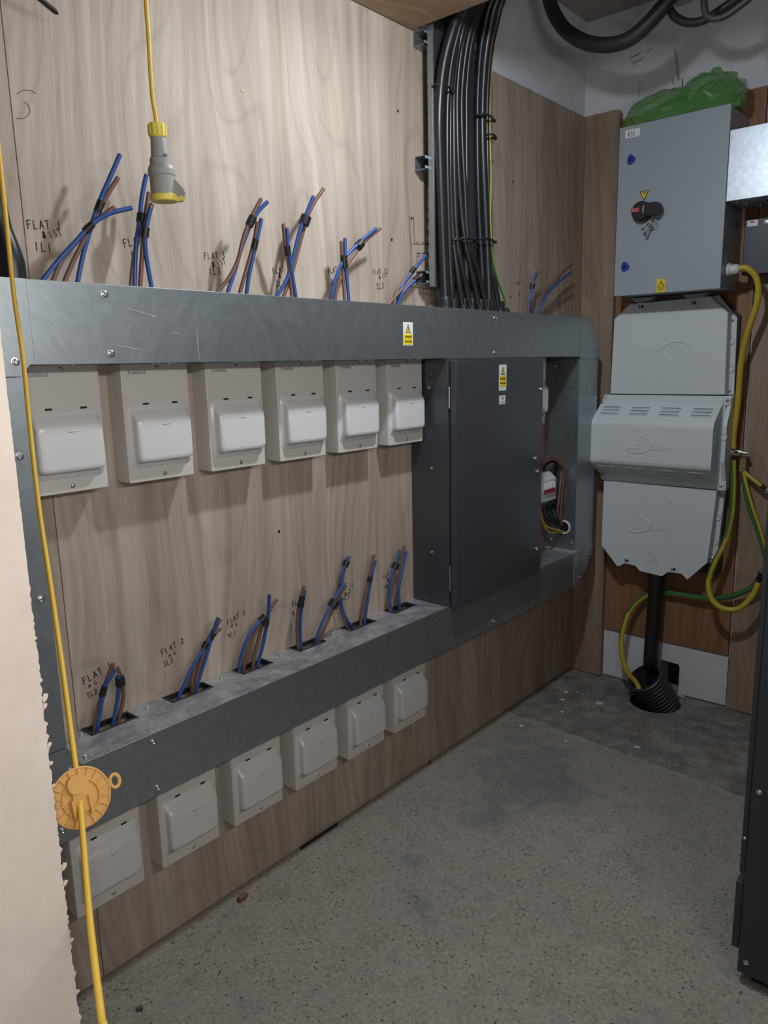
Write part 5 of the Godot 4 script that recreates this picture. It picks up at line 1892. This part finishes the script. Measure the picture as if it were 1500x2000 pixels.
# ------------------------------------------------------------------ hanging cords
func build_hanging():
	var st: SurfaceTool
	# yellow connector on its cord
	var xp := 0.40
	var z1 := func(u, v): return onx(u / 3.0, v / 3.0, xp)
	var top: Vector3 = z1.call(918, 725)
	var low: Vector3 = z1.call(965, 1180)
	var ax := low - top
	var L := ax.length()
	var sc := L / 455.0
	var t := thing("cable_connector", "yellow and grey industrial plug connector hanging on a yellow cord before the plywood", "connector", top)
	var b := Basis(Quaternion(Vector3(0, 1, 0), -ax.normalized()))
	var at := func(f): return Transform3D(b, top + ax * f)
	st = mb()
	var cord := []
	for p in [[918, 735], [908, 660], [892, 560], [880, 400], [870, 220], [858, 60], [850, -60]]:
		cord.append(z1.call(p[0], p[1]))
	cord.append(Vector3(cord[-1].x, 2.440, cord[-1].z))
	tube(st, smooth(cord, 5), 0.0034, 10)
	wpart(t, "cord", st, M.yellow_cord)
	st = mb()
	var prof := []
	for k in 1:
		prof = [[0.0, 0.0], [48.0 * sc, 0.0], [54.0 * sc, -6.0 * sc], [54.0 * sc, -75.0 * sc], [48.0 * sc, -82.0 * sc]]
	lathe(st, prof, Transform3D(b, top), 16)
	for k in 12:
		var a := TAU * k / 12.0
		box(st, top + b * Vector3(cos(a) * 54.0 * sc, -40.0 * sc, sin(a) * 54.0 * sc), Vector3(8.0 * sc, 62.0 * sc, 8.0 * sc), 0.0004, b * Basis(Vector3(0, 1, 0), -a))
	wpart(t, "gland_cap", st, M.plug_yellow)
	st = mb()
	lathe(st, [[46.0 * sc, -78.0 * sc], [52.0 * sc, -150.0 * sc], [56.0 * sc, -195.0 * sc], [66.0 * sc, -205.0 * sc], [68.0 * sc, -240.0 * sc], [76.0 * sc, -248.0 * sc], [84.0 * sc, -270.0 * sc], [84.0 * sc, -300.0 * sc], [78.0 * sc, -310.0 * sc], [80.0 * sc, -412.0 * sc], [84.0 * sc, -420.0 * sc]], Transform3D(b, top), 24)
	box(st, top + b * Vector3(0.060 * 0 + 66.0 * sc, -190.0 * sc, 0), Vector3(18.0 * sc, 12.0 * sc, 30.0 * sc), 0.001, b)
	wpart(t, "body", st, M.plug_grey)
	st = mb()
	lathe(st, [[84.0 * sc, -418.0 * sc], [86.0 * sc, -424.0 * sc], [86.0 * sc, -452.0 * sc], [82.0 * sc, -458.0 * sc], [0.0, -458.0 * sc]], Transform3D(b, top), 24)
	wpart(t, "lid", st, M.plug_yellow)
	# hinge lug of the flap, to the right as seen from the door
	st = mb()
	var rt := cam_basis.x
	rt = (rt - ax.normalized() * rt.dot(ax.normalized())).normalized()
	var out := ax.normalized().cross(rt)
	var fb := Basis(rt, -ax.normalized(), rt.cross(-ax.normalized()))
	var fl := Transform3D(fb, top)
	prism(st, [Vector2(70, -330) * sc, Vector2(84, -330) * sc, Vector2(128, -385) * sc, Vector2(138, -410) * sc, Vector2(128, -440) * sc, Vector2(100, -455) * sc, Vector2(70, -455) * sc], -16.0 * sc, 16.0 * sc, fl)
	var fp := wpart(t, "flap_hinge", st, M.plug_grey)
	st = mb()
	prism(st, [Vector2(82, -440) * sc, Vector2(120, -430) * sc, Vector2(132, -440) * sc, Vector2(120, -458) * sc, Vector2(82, -462) * sc], -22.0 * sc, 22.0 * sc, fl)
	wpart(fp, "flap_edge", st, M.plug_yellow)

	# long yellow cord slanting down past the wall edge
	var trk := [[-60, -260, 1.62], [-40, -60, 1.58], [-14, 180, 1.50], [0, 318, 1.46], [14, 450, 1.42], [27, 575, 1.40], [45, 700, 1.375], [58, 830, 1.34], [76, 990, 1.28], [97, 1130, 1.22], [120, 1290, 1.15], [140, 1440, 1.08], [152, 1530, 1.04], [160, 1610, 1.01], [172, 1760, 0.95], [185, 1880, 0.90], [200, 2000, 0.86], [214, 2120, 0.83]]
	var pts := []
	for p in trk:
		pts.append(away(p[0], p[1], p[2]))
	var y := thing("yellow_cord", "long yellow power cord hanging down past the torn plasterboard edge", "cord", pts[-1])
	st = mb()
	var f: Vector3 = pts[0]
	pts.push_front(Vector3(f.x - 0.01, 2.440, f.z + 0.02))
	pts.append(Vector3(pts[-1].x + 0.05, 0.35, pts[-1].z + 0.03))
	pts.append(Vector3(pts[-1].x + 0.06, 0.006, pts[-1].z + 0.06))
	pts.append(Vector3(pts[-1].x + 0.20, 0.006, pts[-1].z + 0.30))
	tube(st, smooth(pts, 5), 0.0036, 10)
	wpart(y, "sheath", st, M.yellow_cord)
	# amber disc carried on the cord
	var dc := away(160, 1558, 1.025)
	var fwd := (CAM - dc).normalized()
	fwd = (fwd + cam_basis.x * 0.35 + Vector3(0, -0.1, 0)).normalized()
	var rx := Vector3(0, 1, 0).cross(fwd).normalized()
	var db := Basis(rx, fwd.cross(rx), fwd)
	var dxf := Transform3D(db, dc - fwd * 0.006)
	var a := thing("amber_disc", "round translucent amber plastic disc with a looped tab on the yellow cord", "disc", dc)
	st = mb()
	var rim := 0.0345
	for rr in [[rim, 0.0014, 0.004], [0.0215, 0.0012, 0.008]]:
		var ring := []
		for k in 41:
			var ang := TAU * k / 40.0
			ring.append(dxf * Vector3(cos(ang) * rr[0], sin(ang) * rr[0], rr[2] * 0.5))
		tube(st, ring, rr[1], 6, null, false)
	lathe(st, [[0.0, 0.0], [rim, 0.0], [rim, 0.0016], [0.0, 0.0016]], Transform3D(dxf.basis * Basis(Vector3(1, 0, 0), PI / 2), dxf.origin), 36)
	for k in 18:
		var ang := TAU * k / 18.0 + 0.1
		box(st, dxf * Vector3(cos(ang) * 0.028, sin(ang) * 0.028, 0.003), Vector3(0.013, 0.0010, 0.004), 0.0, dxf.basis * Basis(Vector3(0, 0, 1), ang))
	wpart(a, "ribbed_disc", st, M.amber)
	st = mb()
	prism(st, rrect(-0.010, -0.016, 0.010, 0.024, 0.006), 0.0, 0.007, dxf)
	prism(st, rrect(-0.014, 0.006, 0.010, 0.028, 0.010), 0.0, 0.010, dxf)
	for x in [-0.012, 0.008]:
		box(st, dxf * Vector3(x, -0.010, 0.006), Vector3(0.004, 0.022, 0.010), 0.0008, dxf.basis)
	wpart(a, "cord_grip", st, M.amber)
	st = mb()
	var tab := []
	for k in 21:
		var ang := TAU * k / 20.0
		tab.append(dxf * Vector3(0.0425 + cos(ang) * 0.0058, 0.004 + sin(ang) * 0.0078, 0.001))
	tube(st, tab, 0.0024, 6, null, false)
	wpart(a, "tab_loop", st, M.amber)
	# black cable stub top left
	var s := thing("cable_stub", "short black pointed cable end coming in high on the plywood, beside pencil marks", "cable", onx(60, -10, 0.12))
	st = mb()
	var sp := [onx(-60, -90, 0.15), onx(10, -48, 0.13), onx(70, -8, 0.115), onx(90, 8, 0.105), onx(106, 21, 0.096), onx(113, 27, 0.092)]
	sp.push_front(Vector3(0.17, 2.440, sp[0].z + 0.08))
	var sm2 := smooth(sp, 5)
	var rad2 := []
	for k in sm2.size():
		rad2.append(0.0052 if k < sm2.size() - 5 else 0.0052 - 0.0007 * (k - sm2.size() + 6))
	tube(st, sm2, rad2, 10)
	wpart(s, "sheath", st, M.cable)

# ------------------------------------------------------------------ black cables under the ceiling
func build_ceiling_cables():
	for e in [[0.024, 0.55, "thick black cable drooping in a wide loop under the ceiling", [[1068, -40], [1072, -5], [1084, 30], [1108, 62], [1148, 84], [1195, 87], [1236, 72], [1275, 36], [1306, -2], [1330, -40]], "rubber"],
			[0.013, 0.50, "thinner black cable looping from the thick one toward the right", [[1296, -20], [1303, 8], [1318, 32], [1344, 44], [1378, 38], [1418, 12], [1455, -14], [1500, -60]], "rubber"],
			[0.010, 0.62, "slim grey black cable loop hanging in front of the other ceiling cables", [[1376, -30], [1375, 0], [1378, 25], [1392, 36], [1414, 32], [1440, 15], [1466, -6], [1500, -40]], "duct"]]:
		var pts := []
		for p in e[3]:
			pts.append(onz(p[0], p[1], e[1]))
		var a: Vector3 = pts[0]
		var b: Vector3 = pts[-1]
		pts.push_front(Vector3(a.x, 2.81, a.z))
		pts.append(Vector3(b.x + 0.03, 2.81, b.z))
		var o := thing("ceiling_cable", e[2], "cable", a, Basis(), "cables under the ceiling")
		var st := mb()
		tube(st, smooth(pts, 6), e[0], 14)
		wpart(o, "sheath", st, M[e[4]])
	var c := thing("cable_cleat", "small grey block where the ceiling cables meet", "cleat", onz(1330, 4, 0.45))
	var st := mb()
	var p := c.position
	span(st, Vector3(p.x - 0.03, p.y, p.z - 0.03), Vector3(p.x + 0.035, 2.81, p.z + 0.03), 0.004)
	wpart(c, "block", st, M.ceiling)

# ------------------------------------------------------------------ tall cabinet at the right edge
func build_foreground_cabinet():
	var t := thing("switch_cabinet", "tall near black steel cabinet side with screws, standing on the floor at the right", "cabinet", Vector3(1.5, 0.0, 1.2))
	var st := mb()
	span(st, Vector3(1.175, 0.030, 0.90), Vector3(1.80, 1.95, 1.470), 0.002)
	wpart(t, "body", st, M.dark2)
	st = mb()
	span(st, Vector3(1.158, 0.088, 0.905), Vector3(1.1745, 0.262, 1.468), 0.002)
	span(st, Vector3(1.163, 0.285, 0.905), Vector3(1.1745, 1.94, 1.468), 0.002)
	var d := wpart(t, "door", st, M.dark2)
	st = mb()
	span(st, Vector3(1.20, 0.0, 0.94), Vector3(1.78, 0.030, 1.44))
	wpart(t, "plinth", st, M.black)
	for e in [[1483, 1547], [1457, 1880]]:
		screw(t, onz(e[0], e[1], 1.470), Vector3(0, 0, 1), 0.0065)
	st = mb()
	var h := onz(1452, 1645, 1.44)
	tube(st, [Vector3(1.168, 0.372, 1.462), Vector3(1.168, 0.300, 1.462)], 0.005, 8)
	wpart(d, "hinge", st, M.slate)
	st = mb()
	disc(st, Vector3(1.1705, 0.376, 1.4705), Vector3(0, 0, 1), 0.004, 0.003, 10)
	wpart(d, "hinge_pin", st, M.chrome)

# ------------------------------------------------------------------ bits on the floor
func build_small_things():
	var st := mb()
	var o := thing("cable_offcut", "black offcut of cable lying along the foot of the plywood", "offcut", ony(620, 1632, 0.005))
	var pts := [ony(579, 1652, 0.004), ony(600, 1641, 0.005), ony(630, 1625, 0.005), ony(654, 1607, 0.005)]
	for i in 4:
		pts[i].x = max(pts[i].x, 0.006) + 0.002
	tube(st, smooth(pts, 4), 0.0045, 8)
	wpart(o, "sheath", st, M.cable)
	o = thing("cable_stub", "short brown stub lying on the floor near the plywood", "offcut", ony(473, 1752, 0.008))
	st = mb()
	tube(st, [ony(466, 1758, 0.008), ony(481, 1746, 0.008)], 0.0075, 10)
	wpart(o, "sheath", st, M.brown)
	o = thing("cable_stub", "small dark chip of cable lying on the bare floor", "offcut", ony(273, 1969, 0.005))
	st = mb()
	tube(st, [ony(268, 1972, 0.005), ony(278, 1966, 0.005)], 0.005, 8)
	wpart(o, "sheath", st, M.duct)
	var r := RandomNumberGenerator.new()
	r.seed = 91
	for e in [[1106, 1352, 9.0], [1099, 1367, 8.0], [1099, 1391, 6.0], [1170, 1374, 13.0], [1245, 1460, 9.0], [1018, 1418, 8.0], [1105, 1448, 4.0], [1128, 1352, 4.0]]:
		o = thing("plaster_chip", "pale flake of plaster lying on the dark strip of floor", "debris", ony(e[0], e[1], 0.0), Basis(), "plaster flakes on the floor")
		st = mb()
		var poly := []
		var s: float = e[2] * 0.0011
		for k in 7:
			var a := TAU * k / 7.0
			var rr := s * r.randf_range(0.6, 1.2)
			poly.append(Vector2(cos(a) * rr * 1.3, sin(a) * rr))
		prism(st, poly, 0.0, 0.003, Transform3D(Basis(Vector3(1, 0, 0), -PI / 2), Vector3.ZERO))
		part(o, "flake", st, M.chip)
	for e in [[1084, 1325, 0.007], [1108, 1324, 0.006], [1170, 1323, 0.005], [840, 1490, 0.007], [885, 1448, 0.005]]:
		o = thing("rubble_crumb", "dark crumb of rubble on the floor at the foot of the plywood", "debris", ony(e[0], e[1], 0.0), Basis(), "rubble crumbs on the floor")
		st = mb()
		box(st, Vector3(0, e[2] * 0.5, 0), Vector3(e[2] * 1.5, e[2], e[2] * 1.2), e[2] * 0.3, Basis(Vector3(0, 1, 0), e[2] * 400.0))
		part(o, "crumb", st, M.soil)
	# glint of light in the wall opening, put in as a pale flat piece
	o = thing("glint_piece", "bluish white piece standing for a glint of light beside the corrugated duct at the wall opening", "debris", ony(1326, 1358, 0.0))
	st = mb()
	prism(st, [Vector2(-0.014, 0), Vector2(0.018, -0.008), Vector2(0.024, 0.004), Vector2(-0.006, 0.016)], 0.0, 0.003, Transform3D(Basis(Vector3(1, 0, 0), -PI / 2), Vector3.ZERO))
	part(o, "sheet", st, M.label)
